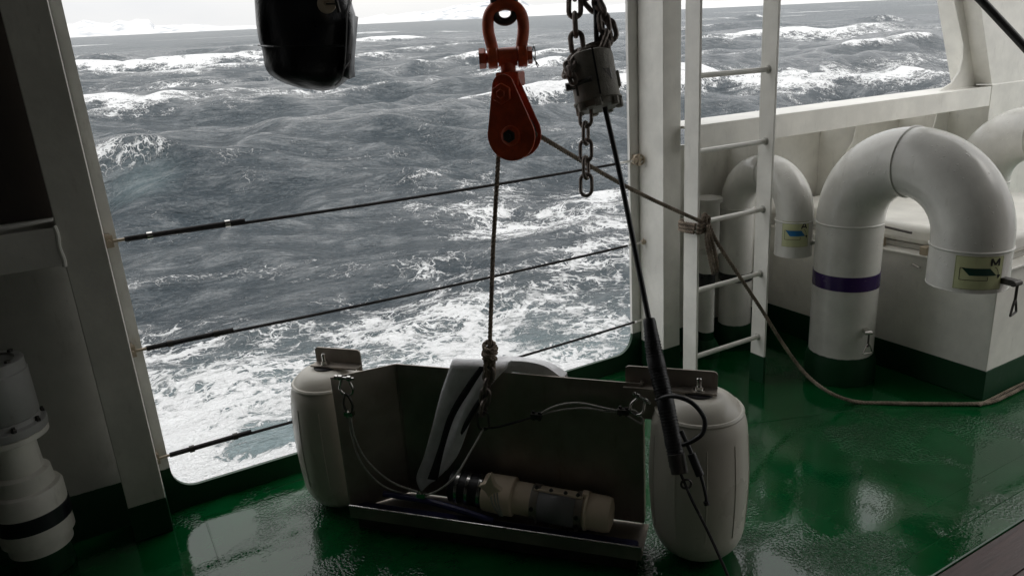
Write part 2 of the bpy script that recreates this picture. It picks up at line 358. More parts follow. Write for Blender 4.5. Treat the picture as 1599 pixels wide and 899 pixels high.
    t.links.new(g.math('ADD', g.math('ADD', 0.09, g.math('MULTIPLY', farf, 0.22)), g.math('MULTIPLY', fo, 0.6), clamp=True), b.inputs['Roughness'])
    t.links.new(g.math('SUBTRACT', 0.5, g.math('MULTIPLY', farf, 0.27)), b.inputs['Specular IOR Level']); b.inputs['IOR'].default_value = 1.333
    cr_ = g.mapping(P, (0.55, 1.35, 0.5), (0, 0, 0.12))
    r1 = g.noise(cr_, 1.2, 8, 0.66, 0.15); r2 = g.noise(cr_, 6.5, 6, 0.66, 0.2); r3 = g.noise(cr_, 0.22, 5, 0.6)
    n0 = g.bump(r3, 0.8, 1.6); n1 = g.bump(r1, 1.0, 0.66, n0); n2 = g.bump(r2, 0.9, 0.08, n1)
    n3 = g.bump(g.math('MULTIPLY', fo, g.math('ADD', 0.5, fine)), 0.8, 0.10, n2)
    t.links.new(n3, b.inputs['Normal']); return m
def build_sea():
    r = [3.4]
    while r[-1] < 280: r.append(r[-1]*1.0092)
    while r[-1] < 26000: r.append(r[-1]*1.024)
    r = np.array(r); dense = np.radians(np.arange(-2, 122, 0.1)); rest = np.radians(np.arange(122, 358, 4.0)); az = np.r_[dense, rest]
    NR, NA = len(r), len(az)
    x = (r[:, None]*np.cos(az)[None]).ravel(); y = (r[:, None]*np.sin(az)[None]).ravel(); rr = np.repeat(r, NA)
    dr = np.repeat(np.gradient(r), NA)
    h = np.zeros_like(x); dx = np.zeros_like(x); dy = np.zeros_like(x); comp = np.zeros_like(x)
    lams = np.geomspace(1.1, 62, 74); R = np.random.default_rng(5)
    for lam in lams:
        k = 2*math.pi/lam; th = math.radians(96)+R.normal(0, 0.50 if lam < 20 else 0.30); a = (0.075 if lam < 9 else 0.042)*lam/(2*math.pi)*(1.0 if lam < 42 else (42/lam)**2)
        kx, ky = k*math.cos(th), k*math.sin(th); ph = R.random()*2*math.pi
        rmax = lam/3.2
        i = np.nonzero(dr < rmax)[0]; i = slice(0, (i[-1]+1) if len(i) else 0)
        w = np.clip((rmax-dr[i])/(0.5*rmax), 0, 1)*a
        arg = kx*x[i]+ky*y[i]+ph; c = np.cos(arg)*w; s = np.sin(arg)*w
        h[i] += c; dx[i] -= 0.8*math.cos(th)*s; dy[i] -= 0.8*math.sin(th)*s; comp[i] += k*c
    # calmer lee beside the hull
    lee = 0.35+0.65*np.clip((y-8)/22, 0, 1); h *= lee; dx *= lee; dy *= lee
    foam = np.zeros_like(x); aer = np.zeros_like(x)
    n_a = fbm(x*0.09, y*0.14, 40, 5); n_b = fbm(x*0.35, y*0.5, 60, 4); n_c = fbm(x*0.03, y*0.05, 80, 3)
    def ridge(px, py, length, wid, height, ang, fm, fw=None, lean=0.5):
        """one named sea: a crest line with its breaking foam"""
        cx, cy = sea_xy(px, py); ca, sa = math.cos(ang), math.sin(ang)
        u = (x-cx)*ca+(y-cy)*sa; v = -(x-cx)*sa+(y-cy)*ca; v = v+0.12*length*(n_a-0.5)
        e = np.exp(-(u/length)**2); prof = np.exp(-(v/np.where(v < 0, wid*lean, wid*1.6))**2)
        h[:] += height*e*prof
        if fm:
            br = n_b+0.12 if wid < 6 else fbm(x*0.16, y*0.30, 90, 5)
            foam[:] += fm*np.exp(-(u/(length*0.9))**2)*np.exp(-((v+wid*0.15)/(fw or wid*0.6))**2)*np.clip((br-0.36)*4.0, 0, 0.80 if wid < 6 else 0.60)
    ridge(200, 308, 2.6, 2.0, 1.6, 0.10, 0.85, 0.55)
    ridge(430, 268, 14, 4.5, 1.1, 0.10, 0.0)
    ridge(640, 250, 12, 4.0, 0.8, 0.2, 0.0)
    ridge(560, 372, 6, 2.2, 0.6, 0.15, 0.0)
    ridge(150, 112, 8, 8, 2.4, 0.05, 0.95, 7)
    ridge(295, 107, 17, 9, 2.6, 0.10, 0.90, 8)
    ridge(400, 95, 12, 8, 2.2, 0.05, 0.85, 7)
    ridge(585, 68, 30, 14, 2.5, 0.0, 0.6, 10)
    ridge(860, 106, 7, 5, 1.9, 0.2, 0.60, 1.4)
    ridge(950, 122, 12, 5, 0.8, 0.2, 0.45, 4)
    ridge(1180, 30, 10, 7, 2.0, -0.3, 0.7, 5)
    ridge(1395, 32, 8, 6, 2.0, -0.3, 0.65, 4)
    ridge(1290, 54, 38, 9, 1.0, -0.35, 0.8, 11)
    ridge(1040, 52, 22, 12, 1.0, -0.1, 0.45, 9)
    ridge(1150, 130, 22, 5, 1.0, -0.05, 0.62, 5)
    ridge(1400, 116, 16, 5, 1.2, -0.15, 0.62, 6)
    ridge(470, 125, 10, 6, 0.5, 0.3, 0.45, 3)
    ridge(250, 150, 14, 6, 0.3, 0.3, 0.22, 7)
    ridge(640, 110, 30, 12, 0.3, 0.2, 0.35, 12)
    # wake churned along the hull
    edge = 22.6+8.0*(n_a-0.5)+2.5*(n_b-0.5)+0.10*x
    wake = np.clip((edge-y)/7.5, 0, 1)
    left = 1/(1+np.exp((x-6.5)/3.0))
    dens = 0.30+0.19*left+0.60*np.clip((13.5-y)/3.5, 0, 1)*(0.35+0.65*left)
    foam += wake*dens*(0.55+0.9*n_b)*(0.7+0.6*n_a)
    # loose streaks of spent foam further out
    st = np.clip((fbm(x*0.05+y*0.02, y*0.16-x*0.03, 120, 5)-0.50)*4.5, 0, 1)
    foam += (0.42*st+0.26*n_b)*np.clip((y-12)/10, 0, 1)*np.exp(-rr/600)
    trail = np.exp(-((y-(22.5+0.18*(x-9)))/4.2)**2)*np.clip((x-8)/5, 0, 1); foam += 0.42*trail*(0.4+n_b)
    # whitecaps where the seas are steepest
    sig = h/(0.25+np.std(h[rr < 300])); cap = np.clip((sig-1.0)*1.1, 0, 1)*np.clip((n_c-0.45)*6, 0, 1)*np.clip((rr-30)/30, 0, 1); foam += 0.62*cap*(0.4+n_b)
    far = np.clip((rr-250)/300, 0, 1); foam += far*np.clip((fbm(x*0.012, y*0.02, 200, 5)-0.60)*9, 0, 1)*0.6*np.exp(-rr/2500)
    aer = np.clip(wake*(0.25+0.75*np.clip((17-y)/6, 0, 1))*(0.35+0.9*n_a), 0, 1)
    cx, cy = sea_xy(430, 706); aer = np.maximum(aer, 0.9*np.exp(-(((x-cx)/1.1)**2+((y-cy)/0.6)**2))); foam -= 1.1*np.exp(-(((x-cx)/0.75)**2+((y-cy)/0.42)**2))
    cx, cy = sea_xy(880, 560); aer = np.maximum(aer, 0.8*np.exp(-(((x-cx)/2.0)**2+((y-cy)/0.5)**2)))
    cx, cy = sea_xy(215, 320); aer = np.maximum(aer, 0.55*np.exp(-(((x-cx)/2.2)**2+((y-cy)/2.0)**2)))
    h += 0.10*np.clip(foam, 0, 1)*(n_b-0.3)
    foam = np.clip(foam, 0, 1.3)
    V = np.stack([x+dx, y+dy, h], 1)
    Q = np.arange(NR*NA).reshape(NR, NA); a = Q[:-1]; b_ = Q[1:]; a2 = np.roll(a, -1, 1); b2 = np.roll(b_, -1, 1)
    F = np.stack([a, b_, b2, a2], -1).reshape(-1, 4)
    me = bpy.data.meshes.new('sea'); me.vertices.add(len(V)); me.vertices.foreach_set('co', V.astype(np.float32).ravel())
    me.loops.add(F.size); me.loops.foreach_set('vertex_index', F.astype(np.int32).ravel())
    me.polygons.add(len(F)); me.polygons.foreach_set('loop_start', np.arange(0, F.size, 4, dtype=np.int32)); me.polygons.foreach_set('loop_total', np.full(len(F), 4, np.int32))
    me.update(calc_edges=True); me.polygons.foreach_set('use_smooth', np.ones(len(F), bool))
    for nm, d in (('foam', foam), ('aerated', aer)):
        A = me.attributes.new(nm, 'FLOAT', 'POINT'); A.data.foreach_set('value', d.astype(np.float32))
    me.materials.append(sea_material()); ob = bpy.data.objects.new('sea', me); COL.objects.link(ob)
    m = Matrix.Identity(4)
    for k in range(3): m[k][0], m[k][1], m[k][2], m[k][3] = SX[k], SY[k], SU[k], SO[k]
    ob.matrix_world = m; structure(ob)
build_sea()
# ---------------------------------------------------------------- snow-covered coast on the horizon
def coast_material():
    m, t, b = new_mat('snow_and_hazed_rock'); g = G(t); P = g.n('ShaderNodeTexCoord').outputs['Object']
    nrm = g.n('ShaderNodeNewGeometry').outputs['Normal']; z = g.n('ShaderNodeSeparateXYZ', {0: nrm}).outputs[2]
    n = g.noise(g.mapping(P, (1, 1, 2.2)), 0.006, 8, 0.62)
    rock = g.step(g.math('ADD', g.math('MULTIPLY', z, 0.35), n), 0.70, 0.88, 1, 0)
    attr = g.n('ShaderNodeAttribute', attribute_name='rock').outputs['Fac']
    rock = g.math('MULTIPLY', rock, attr)
    t.links.new(g.mix(rock, rgb(0.66, 0.66, 0.66), rgb(0.30, 0.33, 0.37)), b.inputs['Base Color']); b.inputs['Roughness'].default_value = 0.8; return m  # rock colour paled and blued to carry the distant haze
def build_coast():
    prof = [(40, 14, .2), (112, 14, .2), (130, 18, .7), (150, 15, .5), (170, 13, .4), (185, 17, .7), (200, 14, .2), (215, 17, .2), (232, 16, .3), (240, 9, .9), (300, 9, .9), (345, 5, .6), (400, 4, .4), (520, 3, .3), (575, 8, .2), (600, 12, .2), (607, 9, .1), (648, 13, .3), (660, 12, 1), (692, 15, 1), (714, 19, 1), (752, 22, 1), (790, 24, 1), (816, 22, 1), (828, 16, .9), (836, 14, .3), (870, 15, .2), (895, 16, .4), (917, 10, .4), (940, 9, .3), (973, 11, .4), (1000, 7, .2), (1060, 12, .5), (1090, 9, .3), (1130, 8, .3), (1180, 7, .2), (1230, 4, .2), (1300, 3, .2), (1560, 3, .2)]
    PX = np.array([p[0] for p in prof], float); HT = np.array([p[1] for p in prof], float); RK = np.array([p[2] for p in prof])
    xs = np.linspace(40, 1560, 620); hp = np.interp(xs, PX, HT); rk = np.interp(xs, PX, RK)
    dist = [8200, 8500, 8900, 9400, 10000, 11500]; frac = [0.0, 0.30, 0.66, 0.88, 1.0, 0.2]; V = []; RA = []
    for d, fr in zip(dist, frac):
        for i, px in enumerate(xs):
            dd = ray(px, 30); az = math.atan2(dd@SY, dd@SX); top = hp[i]/FPX*10000*math.cos(math.atan2(px-800, FPX))**-1
            jag = fbm(np.array([px*0.05+d*0.01]), np.array([d*0.004]), 300, 4)[0]-0.5
            hh = top*fr*(1+0.35*jag*(1 if fr < 1 else 0.35)); wob = 350*(fbm(np.array([px*0.02]), np.array([d*0.003]), 310, 3)[0]-0.5) if fr < 1 else 0
            V.append(((d+wob)*math.cos(az), (d+wob)*math.sin(az), hh-(8 if fr == 0 else 0))); RA.append(rk[i])
    n = len(xs); F = [(k*n+i, k*n+i+1, (k+1)*n+i+1, (k+1)*n+i) for k in range(len(dist)-1) for i in range(n-1)]
    me = bpy.data.meshes.new('hills'); me.from_pydata(V, [], F); me.materials.append(coast_material())
    A = me.attributes.new('rock', 'FLOAT', 'POINT'); A.data.foreach_set('value', np.array(RA, np.float32))
    ob = bpy.data.objects.new('hills', me); COL.objects.link(ob); m = Matrix.Identity(4)
    for k in range(3): m[k][0], m[k][1], m[k][2], m[k][3] = SX[k], SY[k], SU[k], SO[k]
    ob.matrix_world = m; structure(ob)
build_coast()
# ================================================================ THE SHIP
# deck: one green sheet, a doubler strip and a raised margin bar beside the planked deck
mb = MB(); mb.box((-9, 1.021, -0.35), (14, 2.841, 0.0)); deck = structure(mb.build('deck', DECK, smooth=0)); BASE['deck'] = np.zeros(3)
mb = MB(); mb.box((-9, 1.119, 0.0005), (14, 1.25, 0.006)); mb.build('doubler_strip', DECK, deck, smooth=0, bevel=0.002)
mb = MB(); mb.box((-9, 1.024, 0.0005), (14, 1.118, 0.022)); mb.build('margin_bar', DECK, deck, smooth=0, bevel=0.006)
mb = MB()
for a, b_ in (((320, 807), (464, 765)), ((320, 807), (345, 880)), ((1372, 541), (1512, 621)), ((1180, 660), (1330, 640))):
    p, q = on_z(*a), on_z(*b_); mb.tube(resample([p, q], 0.05)-np.array([0, 0, 0.0012]), 0.0035, 6)
mb.tube([(0.3, 2.78, 0), (2.2, 2.78, 0)], 0.005, 6)
mb.build('weld_seam', DECK, deck)
wood = structure(MB().box((-9, -7, -0.35), (14, 1.020, 0.004)).build('wooden_deck', BLACKP, smooth=0)); BASE['wooden_deck'] = np.zeros(3)
for i in range(9):
    y1 = 1.018-0.125*i
    for x0, x1 in ((-4.0, 0.6), (0.604, 3.4), (3.404, 8)) if i % 2 else ((-4.0, 1.5), (1.504, 5.0), (5.004, 8)):
        MB().box((x0, y1-0.121, 0.0), (x1, y1, 0.024+0.0008*((i*7) % 3))).build('plank', WOOD, wood, smooth=0, bevel=0.002)
# hull plating with the big opening
def arc(cx, cz, r, a0, a1, n=8): return [(cx+r*math.cos(math.radians(a0+(a1-a0)*k/n)), cz+r*math.sin(math.radians(a0+(a1-a0)*k/n))) for k in range(n+1)]
OX0, OX1, SILL, TOP = -0.009, 2.240, 0.086, 3.3
inner = [(OX1, TOP)]+arc(OX1-0.10, SILL+0.10, 0.10, 0, -90)+arc(OX0+0.085, SILL+0.085, 0.085, 270, 180)+[(OX0, TOP)]
poly = [(-0.165, TOP), (-0.165, -0.34), (2.42, -0.34), (2.42, TOP)]+inner
hw = thing('hull_wall', 'white plated ship side with a large open bay above a green sill', 'wall', (1.1, 2.85, 0))
PLATE = paint('opening_plate', (0.80, 0.79, 0.75), 0.4, grime=0.3, base_line=0.19, rust=0.4)
MB().prism([(p[0], 2.842, p[1]) for p in poly], (0, 0.016, 0)).build('opening_plate', PLATE, hw, smooth=0)
MB().box((-9, 2.94, -0.3), (-0.06, 2.956, TOP)).build('side_plating', GREYP, hw, smooth=0)
BROWN = paint('dark_brown', (0.045, 0.034, 0.028), 0.5, grime=0.4)  # dark brown for the sheet over the recess above the stringer
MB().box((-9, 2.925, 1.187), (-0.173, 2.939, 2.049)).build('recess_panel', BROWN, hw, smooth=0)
mb = MB().box((-9, 2.70, 1.06), (-0.173, 2.712, 1.185)).box((-9, 2.7125, 1.172), (-0.173, 2.938, 1.184)); mb.build('stringer', GREYP, hw, smooth=0, bevel=0.002)
mb = MB().tube(spline([(-0.172+0.002*math.sin(k), 2.704, 1.055+0.0135*k) for k in range(11)], 3), 0.007, 8); mb.build('weld_bead', WHITE_N, hw)
MB().box((-9, 2.705, 2.05), (-0.175, 2.938, 2.07)).build('shelf_plate', GREYP, hw, smooth=0)
structure(MB().box((-14, 2.5, -8), (18, 2.8605, -0.345)).build('hull_side', HULL, smooth=0))
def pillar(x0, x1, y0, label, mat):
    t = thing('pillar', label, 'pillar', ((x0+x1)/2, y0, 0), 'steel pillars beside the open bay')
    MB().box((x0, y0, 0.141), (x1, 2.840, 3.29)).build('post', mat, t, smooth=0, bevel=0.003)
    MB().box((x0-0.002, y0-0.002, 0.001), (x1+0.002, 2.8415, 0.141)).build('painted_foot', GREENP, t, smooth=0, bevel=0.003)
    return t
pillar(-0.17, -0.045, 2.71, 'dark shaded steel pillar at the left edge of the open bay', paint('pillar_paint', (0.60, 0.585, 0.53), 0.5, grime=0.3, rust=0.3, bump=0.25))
pillar(2.295, 2.402, 2.66, 'pale lit steel pillar between the open bay and the ladder', WHITE_N)
# unseen deckhead and added walls, sized to keep daylight out of the bay
structure(MB().box((-9, -6, 3.3), (4.5, 2.9, 3.42)).build('ceiling', CEIL, smooth=0))
tag(MB().box((-4.1, -1.9, 0.0265), (6.5, -1.8, 3.29)).build('added_wall', ADDWALL, smooth=0), 'unseen wall added behind the viewer to block and bounce light', 'wall')
tag(MB().box((-4.1, -1.79, 0.0265), (-4.0, 2.69, 3.29)).build('added_wall', CEIL, smooth=0), 'unseen cross wall added to shut light out at the left end', 'wall')
# bulwark to the right of the pillar
bw = thing('bulwark', 'white ship bulwark with flat rail cap and brackets behind the vents', 'bulwark', (3.6, 2.85, 0))
MB().box((2.404, 2.846, -0.3), (12, 2.86, 1.13)).build('plating', WHITE, bw, smooth=0)
MB().box((2.404, 2.600, 1.135), (4.87, 2.612, 1.252)).box((2.404, 2.6125, 1.238), (4.87, 2.87, 1.250)).build('rail_cap', WHITE_N, bw, smooth=0, bevel=0.002)
MB().box((4.872, 2.598, 0.0), (12, 2.85, 1.262)).build('rail_wall', WHITE, bw, smooth=0, bevel=0.004)
for xb in (2.9, 3.62, 4.35):
    pts = [(xb, 2.845, 0.02), (xb, 2.845, 1.134), (xb, 2.615, 1.134), (xb, 2.63, 1.05), (xb, 2.70, 0.93), (xb, 2.745, 0.75), (xb, 2.75, 0.02)]
    MB().prism(pts, (0.012, 0, 0)).build('bracket', WHITE, bw, smooth=0)
    MB().box((xb-0.03, 2.738, 0.02), (xb+0.042, 2.748, 0.75)).build('bracket_flange', WHITE, bw, smooth=0)
fp = thing('frame_post', 'white leaning frame post rising from the bulwark at upper right', 'post', (4.9, 2.7, 1.26))
ed = lambda z: 4.872-0.484*(z-1.264)
wl = [on_y(*p, 2.70) for p in ((1484, -25), (1490, 0), (1505, 71), (1504, 92), (1499, 112), (1487, 130), (1468, 137))]
P1 = [(3.90, 2.90)]+[(p[0], p[2]) for p in wl[:-1]]+[(wl[-1][0], 1.2535), (ed(1.2535)+0.01, 1.2535), (ed(2.90)+0.01, 2.90)]
MB().prism([(p[0], 2.70, p[1]) for p in P1], (0, 0.012, 0)).build('web_plate', WHITE_N, fp, smooth=0)
MB().prism([(ed(2.9), 2.612, 2.90), (ed(1.265), 2.612, 1.265), (ed(1.265)+0.012, 2.612, 1.265), (ed(2.9)+0.012, 2.612, 2.90)], (0, 0.24, 0)).build('flange', WHITE_N, fp, smooth=0)
MB().prism([(ed(2.9)-0.002, 2.60, 2.90), (ed(1.265)-0.002, 2.60, 1.265), (7.5, 2.60, 1.265), (7.5, 2.60, 2.90)], (0, 0.0115, 0)).build('panel', WHITE_N, fp, smooth=0)
hz = tag(MB().tube([at(1140, -340, 2.95), at(1340, -165, 2.97), at(1500, -30, 3.0), at(1532, 0, 3.0), at(1610, 84, 3.02), at(1800, 285, 3.1), at(2050, 560, 3.2)], 0.017, 12).build('hose', RUBBER), 'black hose slanting across the upper right corner', 'hose')
# ---------------------------------------------------------------- life lines across the opening
LINES = [((180, 376), (985, 252), 'uppermost', 'topmost black guard wire crossing the open bay'), ((215, 547), (1000, 379), 'middle', 'middle black guard wire crossing the open bay'), ((252, 714), (1010, 497), 'lowest', 'lowest black guard wire, passing behind the white fender')]
for a, b_, _, lab in LINES:
    A, B = on_y(*a, 2.80), on_y(*b_, 2.80); A[1] = B[1] = 2.80
    t = thing('guard_wire', lab, 'wire', A, 'guard wires across the open bay'); d = unit(B-A); Ln = np.linalg.norm(B-A)
    sag = lambda s: np.array([0, 0, -0.012*4*s*(1-s)]); pt = lambda s: A+(B-A)*s+sag(s)
    MB().tube([pt(s) for s in np.linspace(0.02, 0.965, 30)], 0.0062, 8).build('wire', WIRE, t)
    e = 0.40 if lab.startswith('topmost') else 0.30
    MB().tube([A+d*0.03, A+d*(e+0.03)], 0.0095, 10).build('turnbuckle', WIRE, t)
    for q in (0.10, e-0.04):
        MB().tube([A+d*q, A+d*(q+0.018)], 0.0135, 10).build('collar', STEELB if lab.startswith('topmost') else DARKST, t)
    MB().tube([A-d*0.03, A+d*0.05], 0.0055, 8).build('threaded_rod', BRASSY, t)
    mb = MB().box((A[0]-0.052, 2.792, A[2]-0.020), (A[0]-0.005, 2.798, A[2]+0.020)).box((A[0]-0.052, 2.803, A[2]-0.020), (A[0]-0.005, 2.809, A[2]+0.020)).tube([(A[0]-0.018, 2.780, A[2]), (A[0]-0.018, 2.82, A[2])], 0.008, 8); mb.build('fork', BRASSY, t, smooth=30)
    MB().box((A[0]-0.045, 2.799, A[2]-0.022), (A[0]-0.012, 2.8415, A[2]+0.022)).build('eye_plate', BRASSY, t, smooth=0)
    MB().tube([B-d*0.07, B+d*0.035], 0.0058, 8).build('threaded_rod', STEELB, t)
    MB().tube([B+d*0.012, B+d*0.03], 0.012, 6).build('lock_nut', BRASSY, t, smooth=0)
    c = B+d*0.052; MB().tube([c+0.025*(math.cos(k*math.pi/8)*HR+math.sin(k*math.pi/8)*Z) for k in range(16)], 0.0052, 8, closed=True).build('eye_nut', BRASSY, t)
    MB().box((c[0]-0.008, 2.79, c[2]-0.024), (c[0]+0.002, 2.8415, c[2]+0.024)).build('eye_plate', BRASSY, t, smooth=0)
    MB().tube([c+np.array([-0.035, 0, 0]), c+np.array([0.025, 0, 0])], 0.007, 8).build('pin', BRASSY, t)
# ---------------------------------------------------------------- ladder
ld = thing('ladder', 'white steel ladder standing on the deck right of the pillar', 'ladder', (2.39, 2.33, 0))
for x in (2.171, 2.612):
    MB().box((x-0.006, 2.29, 0.141), (x+0.006, 2.375, 3.29)).build('stile', WHITE_N, ld, smooth=0, bevel=0.0015)
    MB().box((x-0.007, 2.289, 0.001), (x+0.007, 2.376, 0.141)).build('stile_foot', GREENP, ld, smooth=0)
for z in (0.237, 0.558, 0.867, 1.177, 1.487, 1.797, 2.107, 2.417, 2.727):
    MB().tube([(2.1775, 2.333, z), (2.6055, 2.333, z)], 0.0115, 12).build('rung', WHITE_N, ld)
    MB().lathe([(0.019, 0), (0.013, 0.006)], (2.606, 2.333, z), -X, 12).build('weld', GREYP, ld)
# ---------------------------------------------------------------- goose-neck vents
def on_cyl(ax, r, th, z): return np.array([ax[0]+r*math.cos(th), ax[1]+r*math.sin(th), z])
def wrap(poly, ax, r, th0, zc, mb, n=10):
    """flat print wrapped on a cylinder: poly in metres (s along the surface, h up)"""
    P = np.array(poly, float); s0, s1 = P[:, 0].min(), P[:, 0].max()
    mb.add([on_cyl(ax, r, th0+s/r, zc+h) for s, h in P], [tuple(range(len(P)))])
def strip(ax, r, th0, zc, s0, s1, h0, h1, mb, n=10):
    rows = [[on_cyl(ax, r, th0+s/r, zc+h) for s in np.linspace(s0, s1, n)] for h in (h0, h1)]; mb.grid(rows)
def bar(a, b_, w, ax, r, th0, zc, mb):
    a, b_ = np.array(a), np.array(b_); d = (b_-a)/np.linalg.norm(b_-a); q = np.array([-d[1], d[0]])*w/2
    n = 5; rows = [[on_cyl(ax, r, th0+p[0]/r, zc+p[1]) for p in (a+(b_-a)*k/n+q, a+(b_-a)*k/n-q)] for k in range(n+1)]; mb.grid(rows)
def gooseneck(label, x, y1, y2, r, zc, zout, bandz, letter=None, flap=None, lid_col=None, th0=0.0, sc=1.0, fat=1.0, sz=(0.13, 0.15), zst=None):
    t = thing('gooseneck_vent', label, 'vent pipe', (x, y1, 0), 'goose-neck vent pipes on the deck')
    R = (y1-y2)/2; cy = (y1+y2)/2
    path = [(x, y1, z) for z in np.linspace(0.001, zc, 6)]+[(x, cy+R*math.cos(a), zc+R*math.sin(a)) for a in np.linspace(0, math.pi, 34)[1:-1]]+[(x, y2, z) for z in np.linspace(zc, zout, 5)]
    mb = MB(); mb.tube(path, r, 40, caps=False); n = len(path)
    # open mouth: inner wall
    mb.tube([(x, y2, zout), (x, y2, zout+0.10)], r-0.006, 40, caps=False); k = len(mb.v)
    mb.build('bent_pipe', WHITE_P, t, smooth=60)
    MB().tube([(x, y2, zout+0.06), (x, y2, zout+0.065)], r-0.005, 32).build('float_plate', BLACKP, t)
    MB().lathe([(r-0.006, 0.0), (r+0.0015, 0.0), (r+0.0015, -0.004), (r-0.006, -0.004)], (x, y2, zout), Z, 40).build('mouth_rim', WHITE_P, t)
    def ring(p, d, rr=0.0045):
        p = np.array(p, float); d = unit(d); u = unit(np.cross(d, X) if abs(d[0]) < 0.9 else np.cross(d, Y)); w = np.cross(d, u)
        MB().tube([p+(r+0.0008)*(math.cos(q)*u+math.sin(q)*w) for q in np.linspace(0, 2*math.pi, 48, endpoint=False)], rr, 6, closed=True).build('weld_seam', WHITE_P, t)
    ring((x, y1, zc-0.02), Z); ring((x, y2, zc-0.03), Z); ring((x, cy+0.02*R, zc+R), Y, 0.0055)
    MB().lathe([(r+0.014, 0.0), (r+0.014, 0.10), (r+0.008, 0.118), (r+0.003, 0.135)], (x, y1, 0.001), Z, 40).build('deck_collar', GREENP, t)
    if bandz: MB().lathe([(r+0.0005, 0), (r+0.0022, 0), (r+0.0022, bandz[1]-bandz[0]), (r+0.0005, bandz[1]-bandz[0])], (x, y1, bandz[0]), Z, 48).build('colour_band', PURPLE if letter != 'A' else BLACKP, t)
    if letter:
        ax = (x, y2); zc_ = zst; w, h = sz[0]/2, sz[1]/2
        mb = MB(); strip(ax, r+0.0012, th0, zc_, -w, w, -h, h, mb, 16); sb = mb.build('sticker', STICKER, t, smooth=80)
        ink = MB(); q = r+0.0024; T = 0.0024*sc
        def B(a, b_, w_=T): bar((a[0]*w, a[1]*h), (b_[0]*w, b_[1]*h), w_, ax, q, th0, zc_, ink)
        E = 0.97
        for a, b_ in (((-E, -E), (E, -E)), ((E, -E), (E, E)), ((E, E), (-E, E)), ((-E, E), (-E, -E))): B(a, b_, 0.0009*sc)
        # hatch pictogram outline
        for a, b_ in (((-0.78, 0.30), (-0.78, -0.42)), ((-0.78, -0.42), (0.34, -0.42)), ((0.34, -0.42), (0.34, -0.20)), ((-0.78, 0.30), (-0.60, 0.30))): B(a, b_, 0.0022*sc)
        if letter == 'M':
            for a, b_ in (((0.44, 0.44), (0.44, 0.88)), ((0.44, 0.88), (0.61, 0.50)), ((0.61, 0.50), (0.78, 0.88)), ((0.78, 0.88), (0.78, 0.44))): B(a, b_, 0.0072*sc)
        else:
            for a, b_ in (((0.40, 0.44), (0.60, 0.92)), ((0.60, 0.92), (0.80, 0.44)), ((0.48, 0.58), (0.72, 0.58))): B(a, b_, 0.0068*sc)
        # curved arrow
        pts = [(0.56+0.26*math.sin(u), -0.25+0.62*math.cos(u)) for u in np.linspace(0.15, 1.45, 7)]
        for a, b_ in zip(pts[:-1], pts[1:]): B(a, b_, 0.0022*sc)
        wrap([(0.73*w, -0.10*h), (0.92*w, -0.10*h), (0.82*w, -0.36*h)], ax, q, th0, zc_, ink)
        ink.build('printing', INK, sb, smooth=0)
        lidm = MB(); rows = [[on_cyl(ax, q+0.0004, th0+(s*w)/q, zc_+hh*h) for s in np.linspace(s0, s0+1.12, 8)] for hh, s0 in ((0.30, -0.72), (-0.14, -0.40))]; lidm.grid(rows)
        lidm.build('lid_picture', lid_col, sb, smooth=80)
    return t
def toggle(parent, p, d, s=1.0, mat=STEELB):
    """screw clamp with a triangular pull ring"""
    p = np.array(p, float); d = unit(d); side = np.cross(d, Z)
    mb = MB().box((-0.01*s, -0.016*s, -0.012*s), (0.055*s, 0.016*s, 0.012*s), (d, side, Z), p); mb.tube([p+d*0.05*s-side*0.022*s, p+d*0.05*s+side*0.022*s], 0.012*s, 10)
    c = mb.build('clamp', mat, parent, smooth=35, bevel=0.002)
    q = p+d*0.055*s
    MB().tube([q, q-Z*0.085*s], 0.0055*s, 8).build('clamp_bolt', DARKST, c)
    w = unit(side+0.3*d)
    MB().tube(spline([q-Z*0.065*s, q-Z*0.118*s+w*0.030*s, q-Z*0.124*s+w*0.022*s, q-Z*0.124*s-w*0.022*s, q-Z*0.118*s-w*0.030*s], 5, True), 0.0045*s, 8, closed=True).build('pull_ring', mat, c)
thM = math.atan2(-1.59, -2.97)+0.06
gm = gooseneck('large white vent pipe with purple band and a green M sticker', 2.985, 2.15, 1.595, 0.147, 0.80, 0.61, (0.475, 0.545), 'M', None, DGREEN, thM+0.22, 1.0, zst=0.69, sz=(0.175, 0.135))
toggle(gm, on_cyl((2.985, 1.595), 0.147, thM+0.93, 0.655), (math.cos(thM+0.9), math.sin(thM+0.9), 0), 1.0, DARKST)
toggle(gm, on_cyl((2.985, 2.15), 0.147, thM+0.80, 0.285), (math.cos(thM+0.5), math.sin(thM+0.5), 0), 0.8, STEELB)
thA = math.atan2(-2.37, -2.87)
ga = gooseneck('smaller white vent pipe with blue A sticker behind the ladder', 2.875, 2.745, 2.375, 0.087, 0.80, 0.60, (0.385, 0.43), 'A', None, CYAN, thA+0.10, 0.85, zst=0.715, sz=(0.130, 0.125))
toggle(ga, on_cyl((2.875, 2.375), 0.087, thA+1.5, 0.66), (math.cos(thA+1.2), math.sin(thA+1.2), 0), 0.7, WHITE_N)
gooseneck('far white vent pipe at the right edge beyond the hatch box', 4.56, 2.43, 1.88, 0.150, 0.75, 0.50, None)
